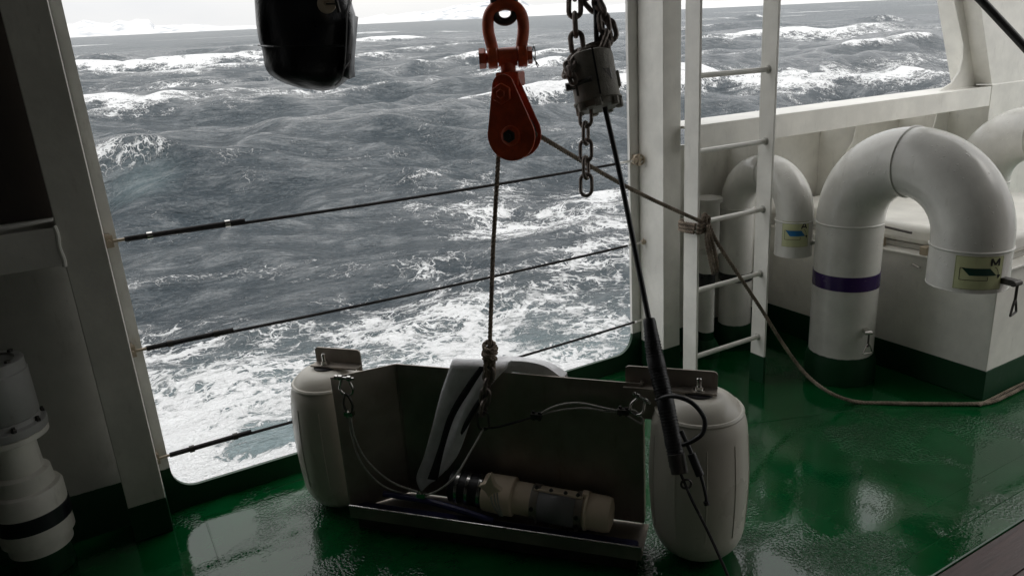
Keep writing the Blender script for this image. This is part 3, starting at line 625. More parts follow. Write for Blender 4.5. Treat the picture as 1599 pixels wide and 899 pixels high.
# small stand pipe behind the ladder
sp = thing('stand_pipe', 'thin white stand pipe with valve head behind the ladder', 'pipe', (2.655, 2.735, 0))
o = (2.655, 2.735, 0.001)
MB().lathe([(0.042, 0.0), (0.042, 0.60)], o, Z, 24).build('pipe', WHITE_P, sp)
MB().lathe([(0.0425, 0.385), (0.0440, 0.385), (0.0440, 0.465), (0.0425, 0.465)], o, Z, 24).build('colour_band', BLACKP, sp)
MB().lathe([(0.044, 0.575), (0.072, 0.578), (0.072, 0.60), (0.06, 0.604), (0.06, 0.84), (0.074, 0.842), (0.074, 0.862), (0.04, 0.872)], o, Z, 24).build('valve_head', GREYP, sp)
MB().lathe([(0.075, 0.0), (0.07, 0.05), (0.05, 0.09)], o, Z, 24).build('deck_collar', GREENP, sp)
# air pipe head in the dark left bay
ap = thing('air_pipe', 'squat pipe with grey drum head and black band in the dark left corner', 'pipe', (-0.45, 2.74, 0)); o = (-0.45, 2.74, 0.001)
LP = paint('air_pipe_paint', (0.66, 0.64, 0.58), 0.4, grime=0.35, rust=0.4, bump=0.2)  # off-white coat of the air pipe
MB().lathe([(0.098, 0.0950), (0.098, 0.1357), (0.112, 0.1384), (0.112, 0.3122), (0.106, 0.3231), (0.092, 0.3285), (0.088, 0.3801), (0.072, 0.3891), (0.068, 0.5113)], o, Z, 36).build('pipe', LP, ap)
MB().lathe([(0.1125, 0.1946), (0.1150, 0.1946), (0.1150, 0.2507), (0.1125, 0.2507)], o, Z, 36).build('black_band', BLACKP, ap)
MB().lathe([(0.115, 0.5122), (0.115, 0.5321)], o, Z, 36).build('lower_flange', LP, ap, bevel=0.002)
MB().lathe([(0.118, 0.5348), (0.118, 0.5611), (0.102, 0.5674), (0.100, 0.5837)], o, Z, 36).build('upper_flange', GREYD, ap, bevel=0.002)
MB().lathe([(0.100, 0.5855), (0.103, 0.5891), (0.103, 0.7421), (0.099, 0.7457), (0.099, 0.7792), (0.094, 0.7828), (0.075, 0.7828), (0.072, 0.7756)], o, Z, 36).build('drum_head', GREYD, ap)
for k in range(8):
    a = k*math.pi/4+0.3; MB().lathe([(0.009, 0), (0.009, 0.010), (0.006, 0.013), (0.006, 0.02)], (o[0]+0.108*math.cos(a), o[1]+0.108*math.sin(a), 0.5605), Z, 6).build('bolt', DARKST, ap, smooth=0)
for k in range(4):
    a = k*math.pi/2+0.8; MB().lathe([(0.010, 0), (0.010, 0.008)], (o[0]+0.085*math.cos(a), o[1]+0.085*math.sin(a), 0.783), Z, 6).build('cap_screw', DARKST, ap, smooth=0)
MB().lathe([(0.085, 0.0), (0.085, 0.03), (0.080, 0.096)], o, Z, 32).build('deck_collar', GREENP, ap)
# ---------------------------------------------------------------- hatch box
hb = thing('hatch_box', 'white steel hatch box with dark green foot beside the large vent', 'hatch', (3.8, 2.1, 0))
MB().box((3.23, 1.592, 0.141), (4.36, 2.83, 0.600)).build('coaming', WHITE, hb, smooth=0, bevel=0.003)
MB().box((3.228, 1.590, 0.001), (4.362, 2.832, 0.141)).build('painted_foot', GREENP, hb, smooth=0, bevel=0.003)
MB().box((3.215, 1.577, 0.6005), (4.372, 2.836, 0.612)).build('top_flange', WHITE_N, hb, smooth=0, bevel=0.003)
MB().box((3.285, 1.645, 0.6125), (4.32, 2.80, 0.640)).build('gasket', GREYP, hb, smooth=0, bevel=0.004)
MB().box((3.265, 1.625, 0.6405), (4.34, 2.82, 0.735)).build('lid', WHITE_N, hb, smooth=50, bevel=0.03)
for a, b_ in (((1378, 353), (1425, 364)),):
    p, q = on_x(*a, 3.235), on_x(*b_, 3.235); MB().tube([p, p+(q-p)*0.98], 0.006, 8).build('locking_rod', DARKST, hb); MB().tube([p-Z*0.012+0.0*X, p+Z*0.012], 0.011, 8).build('rod_end', BRASSY, hb)
for y in (2.16, 1.93):
    MB().box((3.222, y-0.018, 0.6125), (3.262, y+0.018, 0.652)).build('cleat', BRASSY, hb, smooth=0, bevel=0.003)
MB().tube([(3.24, 1.97, 0.56), (3.222, 1.97, 0.56), (3.222, 1.94, 0.55), (3.24, 1.94, 0.55)], 0.005, 6).build('lug', STEELB, hb)
p0 = on_y(1567, 322, 2.0); 
MB().tube([(4.30, 1.70, 0.733), (4.30, 1.70, 0.80), (4.30, 1.95, 0.80), (4.30, 1.95, 0.733)], 0.008, 8).build('grab_bar', GREYP, hb)
# ================================================================ CRADLE with two fenders
FL = np.array([0.539, 2.334, 0.0]); U = unit((0.675, -0.738, 0)); N = np.array([-0.738, -0.675, 0.0]); N = unit(N-U*(U@N))
def cr(s, n, z): return FL+U*s+N*n+Z*z
def on_n(px, py, n): return on_pl(px, py, cr(0, n, 0), N)
cd_ = thing('instrument_cradle', 'stainless steel deployment cradle with a white fender at each end', 'cradle', cr(0.53, -0.1, 0))
BN = -0.155
ZT = 0.585
bl, br = on_n(618, 568, BN), on_n(1004, 599, BN)
sb_l, sb_r, zl, zr = (bl-FL)@U, (br-FL)@U, bl[2], br[2]
MB().prism([cr(sb_l, BN, 0.07), cr(sb_r, BN, 0.07), cr(sb_r, BN, zr), cr(sb_l, BN, zl)], N*-0.004).build('back_plate', STEEL, cd_, smooth=0)
MB().prism([cr(sb_l, BN, 0.07), cr(-0.002, 0.004, 0.07), cr(-0.002, 0.004, 0.60), cr(sb_l, BN, zl)], -U*0.004-N*0.001).build('wing_plate', STEEL, cd_, smooth=0)
MB().tube([cr(sb_l, BN+0.003, 0.07), cr(sb_l, BN+0.003, zl-0.003)], 0.003, 6).build('weld_seam', STEEL, cd_)
MB().prism([cr(sb_r-0.01, BN-0.002, 0.07), cr(sb_r+0.0, BN-0.01, 0.07), cr(sb_r+0.0, BN-0.01, zr), cr(sb_r-0.01, BN-0.002, zr)], -N*0.03).build('end_lip', STEEL, cd_, smooth=0)
MB().box((0.0, BN-0.003, 0.060), (1.055, 0.012, 0.066), (U, N, Z), FL).build('tray_floor', STEEL, cd_, smooth=0)
MB().box((0.0, 0.0125, 0.050), (1.055, 0.0165, 0.098), (U, N, Z), FL).build('front_lip', STEEL, cd_, smooth=0)
MB().tube([cr(0.0, 0.0145, 0.099), cr(1.055, 0.0145, 0.099)], 0.0032, 8).build('lip_edge', STEELB, cd_)
mb = MB()
for n in (-0.12, -0.02): mb.box((0.02, n-0.02, 0.0), (1.035, n+0.02, 0.059), (U, N, Z), FL)
mb.build('runner', DARKST, cd_, smooth=0)
MB().box((0.01, -0.04, 0.0665), (1.04, 0.011, 0.088), (U, N, Z), FL).build('liner', BLUET, cd_, smooth=0, bevel=0.008)
def fender(s, n, r, h, dx=0.0, top=None):
    c = cr(s, n, 0); prof = []
    for k in range(13): a = -math.pi/2+math.pi/2*k/12; prof.append((r*(0.40+0.60*math.cos(a)), 0.12+0.118*math.sin(a)+0.0))
    for k in range(1, 8): u = k/8; prof.append((r*(1+0.05*math.sin(math.pi*u)), 0.12+(h-0.24)*u))
    for k in range(13): a = math.pi/2*k/12; prof.append((r*(0.40+0.60*math.cos(a)), h-0.12+0.12*math.sin(a)))
    f = MB().lathe(prof, c, Z, 48).build('fender', FENDER, cd_, smooth=60)
    mb = MB()
    for k in range(10):
        a = 2*math.pi*k/10+0.35
        mb.tube([c+np.array([r*0.9995*(1+0.05*math.sin(math.pi*u))*math.cos(a), r*0.9995*(1+0.05*math.sin(math.pi*u))*math.sin(a), 0.12+(h-0.24)*u]) for u in np.linspace(0.0, 1.0, 10)], 0.0022, 6)
    mb.build('moulded_rib', FENDER, f)
    MB().lathe([(r*0.915+0.0006, 0), (r*0.93, 0.006), (r*0.90, 0.012)], c+Z*(h-0.055), Z, 48).build('shoulder_ring', FENDER, f)
    MB().lathe([(0.045, 0), (0.045, 0.0085)], c+Z*(h-0.003), Z, 24).build('end_cap', RUBBER, f)
    return c
FR = 0.145
cL = fender(-0.135, -0.168, FR, 0.555); cR = fender(1.214, -0.168, 0.15, 0.565)
def angle_bracket(c, s0, s1, zb, back):
    MB().box((s0, -0.022, 0), (s1, 0.026, 0.006), (U, N, Z), c+Z*zb).build('bracket', STEEL, cd_, smooth=0)
    o = c+Z*(zb+0.0065); pts = [o+U*s0-N*0.022, o+U*s1-N*0.022, o+U*s1-N*0.022+Z*0.042]+[o+U*(s1-0.014+0.014*math.cos(a))-N*0.022+Z*(0.042+0.014*math.sin(a)) for a in np.linspace(0.2, math.pi/2, 5)]+[o+U*(s0+0.014+0.014*math.cos(a))-N*0.022+Z*(0.042+0.014*math.sin(a)) for a in np.linspace(math.pi/2, math.pi-0.2, 5)]
    MB().prism(pts, N*0.006).build('bracket_web', STEEL, cd_, smooth=0)
    p = c+Z*(zb+0.0062)+N*0.006
    b_ = MB().lathe([(0.018, 0), (0.018, 0.004), (0.0135, 0.0045), (0.0135, 0.015), (0.008, 0.0155), (0.008, 0.040), (0.006, 0.042)], p, Z, 12).build('bolt', STEELB, cd_, smooth=35)
angle_bracket(cL, -0.050, 0.140, 0.562, 1); angle_bracket(cR, -0.235, 0.055, 0.572, 1)
MB().box((0.118, -0.022, -0.03), (0.140, -0.016, -0.0005), (U, N, Z), cL+Z*0.572).build('bracket_leg', STEEL, cd_, smooth=0)
MB().box((-0.235, 0.020, -0.10), (-0.12, 0.026, -0.0005), (U, N, Z), cR+Z*0.572).build('bracket_leg', STEEL, cd_, smooth=0)
# ---- the instrument lying in the tray
sn = thing('sensor_tube', 'beige cylindrical instrument with steel clamps lying in the cradle', 'instrument', cr(0.7, -0.065, 0.09))
a0, a1 = on_n(712, 758, -0.07), on_n(955, 804, -0.07); AX = unit(a1-a0); LN = np.linalg.norm(a1-a0); up = unit(Z-AX*(AX@Z)); fr = np.cross(AX, up); fr = fr if fr@N > 0 else -fr
def px_r(w, p): return w*((p-EYE)@CF)/FPX/2
r0 = 0.060
def seg(t0, t1, ra, rb, name, mat, **k): return MB().lathe([(ra, t0*LN), (rb, t1*LN)], a0, AX, 32).build(name, mat, sn, **k)
seg(-0.02, 0.20, r0*0.92, r0*0.95, 'rubber_hose', RUBBER)
for t_ in (0.025, 0.095, 0.175):
    MB().lathe([(r0*0.93, 0), (r0*1.0, 0), (r0*1.0, 0.011), (r0*0.93, 0.011)], a0+AX*t_*LN, AX, 32).build('hose_clamp', STEELB, sn)
MB().lathe([(r0*1.00, 0.202*LN), (r0*1.08, 0.205*LN), (r0*1.12, 0.36*LN), (r0*1.12, 0.395*LN), (r0*0.95, 0.40*LN)], a0, AX, 32).build('collar', BEIGE, sn, bevel=0.003)
seg(0.40, 0.84, r0*0.93, r0*0.93, 'housing', BEIGE)
MB().lathe([(r0*1.0, 0.845*LN), (r0*1.08, 0.847*LN), (r0*1.08, 0.862*LN), (r0*1.0, 0.864*LN), (r0*1.0, 0.97*LN), (r0*0.93, 0.998*LN), (r0*0.6, 1.01*LN), (0.002, 1.012*LN)], a0, AX, 32).build('end_cap', BEIGE, sn)
p = a0+AX*0.845*LN+up*r0*0.9; MB().box((-0.012, -0.012, 0), (0.010, 0.012, 0.018), (AX, fr, up), p).build('lug', BEIGE, sn, smooth=0, bevel=0.003)
for t_ in (0.515, 0.79):
    MB().lathe([(r0*0.94, 0), (r0*1.0, 0), (r0*1.0, 0.026), (r0*0.94, 0.026)], a0+AX*t_*LN, AX, 32).build('clamp_ring', STEEL, sn)
mb = MB(); rows = []
for t_ in (0.565, 0.79):
    rows.append([a0+AX*t_*LN+r0*1.02*(math.cos(a)*fr+math.sin(a)*up) for a in np.linspace(-1.0, 1.15, 12)])
mb.grid(rows); mb.build('clamp_plate', GREYPL, sn, solid=0.004)
for t_ in (0.545, 0.635, 0.725, 0.80):
    for a in (1.32, -1.1):
        q = a0+AX*t_*LN+r0*0.99*(math.cos(a)*fr+math.sin(a)*up); MB().lathe([(0.0075, 0), (0.0075, 0.008), (0.005, 0.009), (0.005, 0.013)], q, math.cos(a)*fr+math.sin(a)*up, 8).build('bolt', DARKST, sn, smooth=30)
for t_ in (0.525, 0.80):
    for a in (-0.5, 0.15):
        q = a0+AX*(t_*LN+0.005)+r0*1.0*(math.cos(a)*fr+math.sin(a)*up); MB().lathe([(0.008, 0), (0.008, 0.005)], q, math.cos(a)*fr+math.sin(a)*up, 6).build('bolt', DARKST, sn, smooth=0)
MB().tube([a0+AX*0.53*LN+r0*1.05*(math.cos(1.25)*fr+math.sin(1.25)*up), a0+AX*0.83*LN+r0*1.05*(math.cos(1.25)*fr+math.sin(1.25)*up)], 0.0045, 8).build('flange_strip', BEIGE, sn)
# finned wing nut on the front of the collar
q = on_n(768, 757, 0.0); wn_ = MB()
rr_ = [0.056, 0.022, 0.040, 0.022, 0.038, 0.022, 0.042, 0.022]
pts = [q+(rr_[k]*(math.cos(k*math.pi/4+1.45)*unit(U)+math.sin(k*math.pi/4+1.45)*Z)) for k in range(8)]
wn_.prism(pts, N*0.022); wn_.build('wing_knob', BEIGE, sn, smooth=0, bevel=0.003)
for w in (-0.012, 0.0, 0.010):
    MB().tube(spline([q+U*(0.012+w)+N*0.012, q+U*(0.016+w)-Z*0.06+N*0.015, q+U*(0.03+w*0.4)-Z*0.11+N*0.008], 6), 0.003, 6).build('tie_strap', SLING, sn)
MB().tube(spline([on_n(775, 826, 0.01), on_n(830, 836, 0.012), on_n(905, 844, 0.012), on_n(1000, 856, 0.01)], 8), 0.003, 6).build('lashing_cord', SLING, sn)
MB().tube(spline([on_n(600, 770, 0.0), on_n(660, 780, 0.0), on_n(720, 796, 0.0), on_n(770, 812, 0.0)], 8), 0.011, 8).build('blue_hose', BLUET, sn)
# ---- white cloth sleeve hung over the back plate
sl_ = thing('webbing_sleeve', 'white cloth sleeve with black stripes draped over the cradle back', 'cloth', cr(0.4, -0.14, 0.3))
Lp = [(704, 570), (690, 612), (679, 660), (668, 705), (659, 735), (669, 753)]; Rp = [(792, 574), (766, 602), (747, 627), (736, 660), (722, 700), (706, 722)]
S1 = [(750, 571), (729, 600), (705, 642), (692, 690), (679, 733)]; S2 = [(759, 572), (739, 604), (714, 647), (701, 693), (694, 735)]
def cloth_rows(A, B, n0, amp, m=9, over=True):
    A = spline([on_n(*p, n0) for p in A], 5); B = spline([on_n(*p, n0) for p in B], 5); rows = []
    for k, (a, b_) in enumerate(zip(A, B)):
        u = k/(len(A)-1); rows.append([a+(b_-a)*w+N*(amp*math.sin(3.0*math.pi*w+2.0*u)*(0.3+u)+0.055*u**1.6) for w in np.linspace(0, 1, m)])
    if over:
        top = rows[0]; rows = [[p-N*0.055-Z*0.20 for p in top], [p-N*0.05-Z*0.06 for p in top], [p-N*0.04+Z*0.008 for p in top], [p-N*0.02+Z*0.012 for p in top]]+rows
    return rows
MB().grid(cloth_rows(Lp, Rp, BN+0.012, 0.007, 17)).build('cloth', CLOTH, sl_, smooth=70, solid=0.003)
S1e = S1; Lx = on_n(*Lp[0], BN+0.012)
mb = MB(); A = spline([on_n(*p, BN+0.02) for p in S1], 6); B = spline([on_n(*p, BN+0.02) for p in S2], 6)
rows = [[a+(b_-a)*w+N*(0.004+0.058*(k/(len(A)-1))**1.6) for w in np.linspace(0, 1, 4)] for k, (a, b_) in enumerate(zip(A, B))]
MB().grid(rows).build('stripe', CLOTHB, sl_, smooth=70, solid=0.002)
A = spline([on_n(*p, BN+0.022) for p in ((762, 603), (744, 628), (729, 655), (725, 668))], 5); B = spline([on_n(*p, BN+0.022) for p in ((768, 603), (752, 628), (735, 660), (727, 672))], 5)
MB().grid([[a+(b_-a)*w+N*(0.004+0.03*(k/(len(A)-1))) for w in np.linspace(0, 1, 3)] for k, (a, b_) in enumerate(zip(A, B))]).build('stripe', CLOTHB, sl_, smooth=70, solid=0.002)
# the part of the sleeve lying behind the plate
A = [on_n(*p, BN-0.03) for p in ((770, 566), (800, 567), (830, 571), (855, 577), (880, 592))]; mb = MB()
rows = [[p+Z*0.012*math.sin(math.pi*i/4)-N*0.0 for i, p in enumerate(A)], [p-N*0.05+Z*0.002 for p in A], [p-N*0.09-Z*0.16 for p in A]]
rows = [[p-Z*0.03 for p in A]]+rows; MB().grid([[q for q in spline(r_, 4)] for r_ in rows]).build('rear_fold', CLOTH, sl_, smooth=70, solid=0.003)
# ---- slings and shackles
def bow_shackle(label, c, ax_pin, ax_up, size, mat=STEELB, group='small steel shackles on the cradle'):
    t = thing('shackle', label, 'shackle', c, group); c = np.array(c, float); p = unit(ax_pin); u = unit(ax_up-p*(p@ax_up)); s = size
    pts = [c+p*0.36*s, c+p*0.36*s-u*0.25*s]+[c-u*0.85*s+0.55*s*(math.cos(a)*p-math.sin(a)*u) for a in np.linspace(-0.35, math.pi+0.35, 16)]+[c-p*0.36*s-u*0.25*s, c-p*0.36*s]
    MB().tube(spline(pts, 3), 0.105*s, 10).build('bow', mat, t)
    for k in (1, -1): MB().tube([c+p*0.22*s*k, c+p*0.50*s*k], 0.21*s, 12).build('eye', mat, t)
    MB().tube([c-p*0.62*s, c+p*0.75*s], 0.10*s, 10).build('pin', mat, t)
    MB().tube([c-p*0.82*s, c-p*0.60*s], 0.19*s, 10).build('pin_head', mat, t)
    return t
shL = on_n(539, 590, 0.012); bow_shackle('steel shackle hanging on the left wing of the cradle', shL, U, Z, 0.046)
shR = on_n(1003, 622, -0.10); bow_shackle('steel shackle at the right end of the cradle under the bracket', shR-0.0*Z, unit(U*0.9-Z*0.35+N*0.3), unit(U+Z*0.5), 0.040)
lift = on_n(756, 668, -0.085)
w1 = thing('wire_sling', 'steel wire sling running from the left shackle down into the tray', 'wire', shL, 'wire slings of the cradle')
e1 = on_n(541, 615, 0.018); e2 = on_n(546, 648, 0.018)
MB().tube(spline([e1, on_n(537, 630, 0.02), e2, on_n(551, 632, 0.02)], 6, True), 0.0045, 8, closed=True).build('thimble', DARKST, w1)
MB().tube(spline([e2, on_n(550, 680, 0.02), on_n(566, 724, 0.02), on_n(602, 760, 0.0), on_n(660, 773, 0.0), on_n(705, 750, 0.02), on_n(738, 700, -0.05), lift], 10), 0.0034, 8).build('wire', SLING, w1)
MB().tube(spline([e2+U*0.004, on_n(555, 684, 0.02), on_n(575, 720, 0.02), on_n(612, 752, 0.0), on_n(655, 768, 0.0)], 10), 0.0034, 8).build('wire', SLING, w1)
for p in ((546, 645), (659, 772)):
    q = on_n(*p, 0.018 if p[0] < 600 else 0.0); MB().box((-0.016, -0.010, -0.008), (0.016, 0.010, 0.008), (U, N, Z), q).tube([q-U*0.008-Z*0.016, q-U*0.008+Z*0.016], 0.005, 8).tube([q+U*0.010-Z*0.014, q+U*0.010+Z*0.012], 0.005, 8).build('wire_clip', STEELB, w1, smooth=35)
w2 = thing('wire_sling', 'steel wire sling looped from the lifting chain to the right shackle', 'wire', lift, 'wire slings of the cradle')
MB().tube(spline([lift, on_n(778, 666, -0.09), on_n(812, 657, -0.10), on_n(838, 649, -0.10)], 8), 0.0038, 8).build('wire', WIRE, w2)
eR = on_n(976, 643, -0.10)
MB().tube(spline([on_n(838, 649, -0.10), on_n(870, 633, -0.10), on_n(905, 629, -0.10), on_n(945, 637, -0.10), eR], 8), 0.0034, 8).build('wire', SLING, w2)
MB().tube(spline([on_n(838, 650, -0.10), on_n(865, 642, -0.10), on_n(910, 637, -0.10), on_n(950, 642, -0.10), eR], 8), 0.0034, 8).build('wire', SLING, w2)
for p in ((838, 649), (974, 642)):
    q = on_n(*p, -0.095); MB().box((-0.018, -0.010, -0.009), (0.018, 0.010, 0.009), (U, N, Z), q).tube([q-U*0.010-Z*0.016, q-U*0.010+Z*0.018], 0.005, 8).tube([q+U*0.010-Z*0.016, q+U*0.010+Z*0.015], 0.005, 8).build('wire_clip', DARKST, w2, smooth=35)
MB().tube(spline([eR, on_n(985, 652, -0.09), on_n(1001, 661, -0.09), on_n(1004, 655, -0.09), on_n(990, 640, -0.09)], 6, True), 0.0036, 8, closed=True).build('eye', SLING, w2)
# ================================================================ HOIST GEAR hanging over the cradle
DB = 2.30
def hp(px, py, D=DB): return at(px, py, D)
mpp = DB/FPX
bs = thing('bow_shackle', 'large orange red bow shackle holding the snatch block', 'shackle', hp(793, 60))
pin_c = hp(793, 87); sx, su_ = HR, Z
def L2(a, b_, f=0.0): return pin_c+HR*a+Z*b_+HF*f
bow = [L2(0.045, 0.0), L2(0.047, 0.03), L2(0.055, 0.075), L2(0.052, 0.115), L2(0.033, 0.142), L2(0, 0.152), L2(-0.033, 0.142), L2(-0.052, 0.115), L2(-0.055, 0.075), L2(-0.047, 0.03), L2(-0.045, 0.0)]
MB().tube(spline(bow, 5), 0.0185, 16).build('bow', ORANGEB, bs, smooth=60)
for k in (1, -1):
    MB().lathe([(0.030, -0.015), (0.034, -0.012), (0.034, 0.012), (0.030, 0.015)], L2(0.047*k, -0.004), HR, 24).build('eye', ORANGEB, bs)
MB().tube([L2(-0.075, -0.004), L2(0.078, -0.004)], 0.016, 16).build('pin', ORANGEB, bs)
MB().lathe([(0.031, 0), (0.031, 0.018), (0.026, 0.022)], L2(-0.090, -0.004), HR, 6).build('bolt_head', ORANGEB, bs, smooth=0)
MB().lathe([(0.026, 0), (0.026, 0.014)], L2(0.064, -0.004), HR, 6).build('nut', ORANGEB, bs, smooth=0)
MB().tube(spline([L2(0.080, 0.010), L2(0.084, 0.022), L2(0.088, 0.008), L2(0.087, -0.02), L2(0.094, -0.042)], 5), 0.0018, 6).tube(spline([L2(0.080, -0.008), L2(0.088, -0.022), L2(0.098, -0.038)], 5), 0.0018, 6).build('cotter_pin', DARKST, bs)
hc = thing('hoist_chain', 'dark steel link hanging down onto the orange shackle', 'chain', hp(793, 10))
o = L2(0, 0.125); ring = [o+HF*(0.0)+(0.030*math.cos(a))*HR+Z*(0.025*math.sin(a)-0.0) for a in np.linspace(math.pi, 2*math.pi, 9)]
MB().tube(spline([o-HR*0.031+Z*0.14]+[o-HR*0.031+Z*0.05]+ring+[o+HR*0.031+Z*0.05, o+HR*0.031+Z*0.14]+[o+HR*0.020+Z*0.17, o-HR*0.020+Z*0.17], 4, True), 0.0125, 12, closed=True).build('link', DARKST, hc)
chain(hc, [o+Z*0.155, o+Z*1.40], 0.16, 0.0125, DARKST, twist0=math.pi/2)
# snatch block
sb = thing('snatch_block', 'orange red steel snatch block with a rope over its sheave', 'pulley', hp(805, 190))
ang = math.radians(24); bx = rot_z(HR, -ang*0.9); bf = np.cross(Z, bx)          # block turned a little about the vertical
c0 = hp(804, 210)
def Bq(a, b_, f=0.0): return c0+bx*a+Z*b_+bf*f
MB().lathe([(0.020, -0.03), (0.024, -0.02), (0.024, 0.06)], L2(0, -0.065), Z, 20).build('swivel_shank', ORANGEB, sb)
MB().tube([L2(-0.030, -0.004), L2(0.030, -0.004)], 0.0285, 20).build('swivel_eye', ORANGEB, sb)
nk = hp(797, 112)
MB().box((-0.038, -0.034, -0.045), (0.038, 0.034, 0.0), (bx, bf, Z), nk).build('fork_head', ORANGE, sb, smooth=0, bevel=0.005)
MB().box((-0.020, -0.036, -0.062), (0.026, 0.036, -0.046), (bx, bf, Z), nk).build('fork_pin', BLACKP, sb, smooth=0)
def cheek(off, name, xo):
    c = Bq(xo, 0.0, off); r = 0.079; top = 0.150; tr = 0.036; pts = []
    for a in np.linspace(math.pi+0.32, 2*math.pi-0.32+0.0, 22): pts.append(c+bx*r*math.cos(a)+Z*r*math.sin(a))
    for a in np.linspace(-0.30, 0.30, 4): pts.append(c+bx*r*math.cos(a)+Z*r*math.sin(a))
    for a in np.linspace(0.25, math.pi-0.25, 10): pts.append(c+bx*(-0.016+tr*math.cos(a))+Z*(top+tr*math.sin(a)))
    for a in np.linspace(math.pi-0.30, math.pi+0.30, 4): pts.append(c+bx*r*math.cos(a)+Z*r*math.sin(a))
    return MB().prism(pts, bf*0.008).build(name, ORANGE, sb, smooth=0, bevel=0.002)
cheek(-0.034, 'cheek_plate', 0.0); cheek(0.026, 'cheek_plate', 0.0)
MB().lathe([(0.066, -0.022), (0.066, -0.017), (0.050, -0.006), (0.050, 0.006), (0.066, 0.017), (0.066, 0.022)], Bq(0, 0, 0), bf, 36).build('sheave', DARKST, sb)
MB().lathe([(0.032, 0), (0.030, 0.008), (0.022, 0.012)], Bq(0, 0, -0.034), -bf, 24).build('hub', ORANGE, sb)
MB().lathe([(0.020, 0), (0.020, 0.010), (0.010, 0.011), (0.010, 0.018)], Bq(0, 0, -0.0455), -bf, 6).build('axle_bolt', DARKST, sb, smooth=0)
MB().lathe([(0.032, 0), (0.032, 0.015), (0.014, 0.016), (0.014, 0.022)], Bq(-0.018, 0.128, -0.0345), -bf, 6).build('hinge_bolt', ORANGE, sb, smooth=0, bevel=0.002)
MB().tube([Bq(-0.018, 0.128, -0.03), Bq(-0.018, 0.128, 0.03)], 0.014, 12).build('hinge_pin', ORANGE, sb)
# hoist rope down to the cradle, with its knot and lifting chain
top_r = Bq(-0.052, -0.01, 0.0); knot = on_n(765, 545, -0.085); kb = on_n(765, 575, -0.085)
hr = thing('hoist_rope', 'dark twisted rope hanging from the snatch block to the cradle chain', 'rope', knot)
MB().rope([top_r, top_r+(knot-top_r)*0.5+HR*-0.004, knot], 0.0078, 0.04).build('rope', ROPE, hr)
mb = MB()
for k, (dz, rad) in enumerate(((0.010, 0.017), (-0.006, 0.021), (-0.022, 0.019), (-0.036, 0.016))):
    mb.rope([knot+Z*(dz+0.010*math.sin(a+k))+rad*(math.cos(a)*HR+math.sin(a)*HF) for a in np.linspace(0, 2*math.pi*0.98, 24)], 0.0085, 0.04)
mb.rope(spline([knot+HR*0.008, kb+HR*0.014+Z*0.02, kb+HR*0.010-Z*0.03, kb-HR*0.004-Z*0.034, kb-HR*0.013, knot-HR*0.010], 8), 0.0080, 0.04)
mb.rope(spline([knot+HR*0.000+HF*0.01, kb+HR*0.002, kb+HR*0.006-Z*0.045], 8), 0.0078, 0.04)
mb.build('knot', ROPE, hr)
lc = thing('lifting_chain', 'short chain hanging from the rope knot down to the wire slings', 'chain', lift)
chain(lc, [kb-Z*0.0, lift+Z*0.055], 0.072, 0.0078, GALV, twist0=0.5)
chain(lc, [lift+Z*0.062, lift-Z*0.004], 0.078, 0.0042, DARKST, twist0=0.2)
# rope from the block to the ladder and along the deck
out_r = Bq(0.050, 0.012, 0.0); hitch = np.array([2.176, 2.283, 0.0]); hitch[2] = on_y(1090, 347, 2.283)[2]
rp = thing('mooring_rope', 'long twisted rope from the block, tied to the ladder and trailing along the deck', 'rope', hitch)
MB().rope(spline([out_r, out_r+(hitch-out_r)*0.5-Z*0.018, hitch+HF*0.0], 10), 0.0085, 0.042).build('rope', ROPE, rp)
mb = MB()
for k in range(3):
    zc_ = hitch[2]-0.012-0.016*k; w = 0.014
    mb.rope(spline([(2.171-w-0.004*k, 2.28, zc_), (2.171+w, 2.276, zc_+0.004), (2.171+w+0.003, 2.385, zc_), (2.171-w-0.003, 2.388, zc_-0.004)], 7, True), 0.0085, 0.042)
for k in range(2):
    mb.rope([hitch+np.array([0.014, -0.008, 0.012])+0.020*np.array([math.cos(a)*0.7, 0.2*math.cos(a), math.sin(a)])+np.array([0.012*k, -0.006*k, -0.012*k]) for a in np.linspace(0, 6.1, 22)], 0.0082, 0.042)
hk = hitch+np.array([0.03, -0.015, -0.01])
mb.rope(spline([hk, on_y(1106, 372, 2.24), on_y(1112, 400, 2.235), on_y(1117, 423, 2.235), on_y(1120, 418, 2.235), on_y(1117, 395, 2.235), on_y(1105, 352, 2.25)], 8), 0.0085, 0.042)
mb.rope(spline([hk+Y*0.01, on_y(1104, 380, 2.25), on_y(1109, 405, 2.25), on_y(1114, 428, 2.245)], 8), 0.0080, 0.042)
mb.build('hitch', ROPE, rp)
tail = [hk, on_y(1120, 378, 2.235), on_y(1150, 424, 2.225), on_y(1190, 484, 2.21), on_y(1222, 535, 2.15), on_y(1256, 581, 2.06), on_y(1295, 612, 1.94)]+[on_z(*p, 0.010) for p in ((1338, 627), (1395, 629), (1450, 630), (1538, 629), (1575, 616), (1606, 601), (1680, 570))]
MB().rope(spline(tail, 10), 0.0088, 0.044).build('tail', ROPE, rp)
tail2 = [on_z(*p, 0.010) for p in ((1530, 632), (1556, 619), (1584, 605), (1612, 592), (1690, 555))]
MB().rope(spline(tail2, 10), 0.007, 0.040).build('tail_end', ROPE, rp)
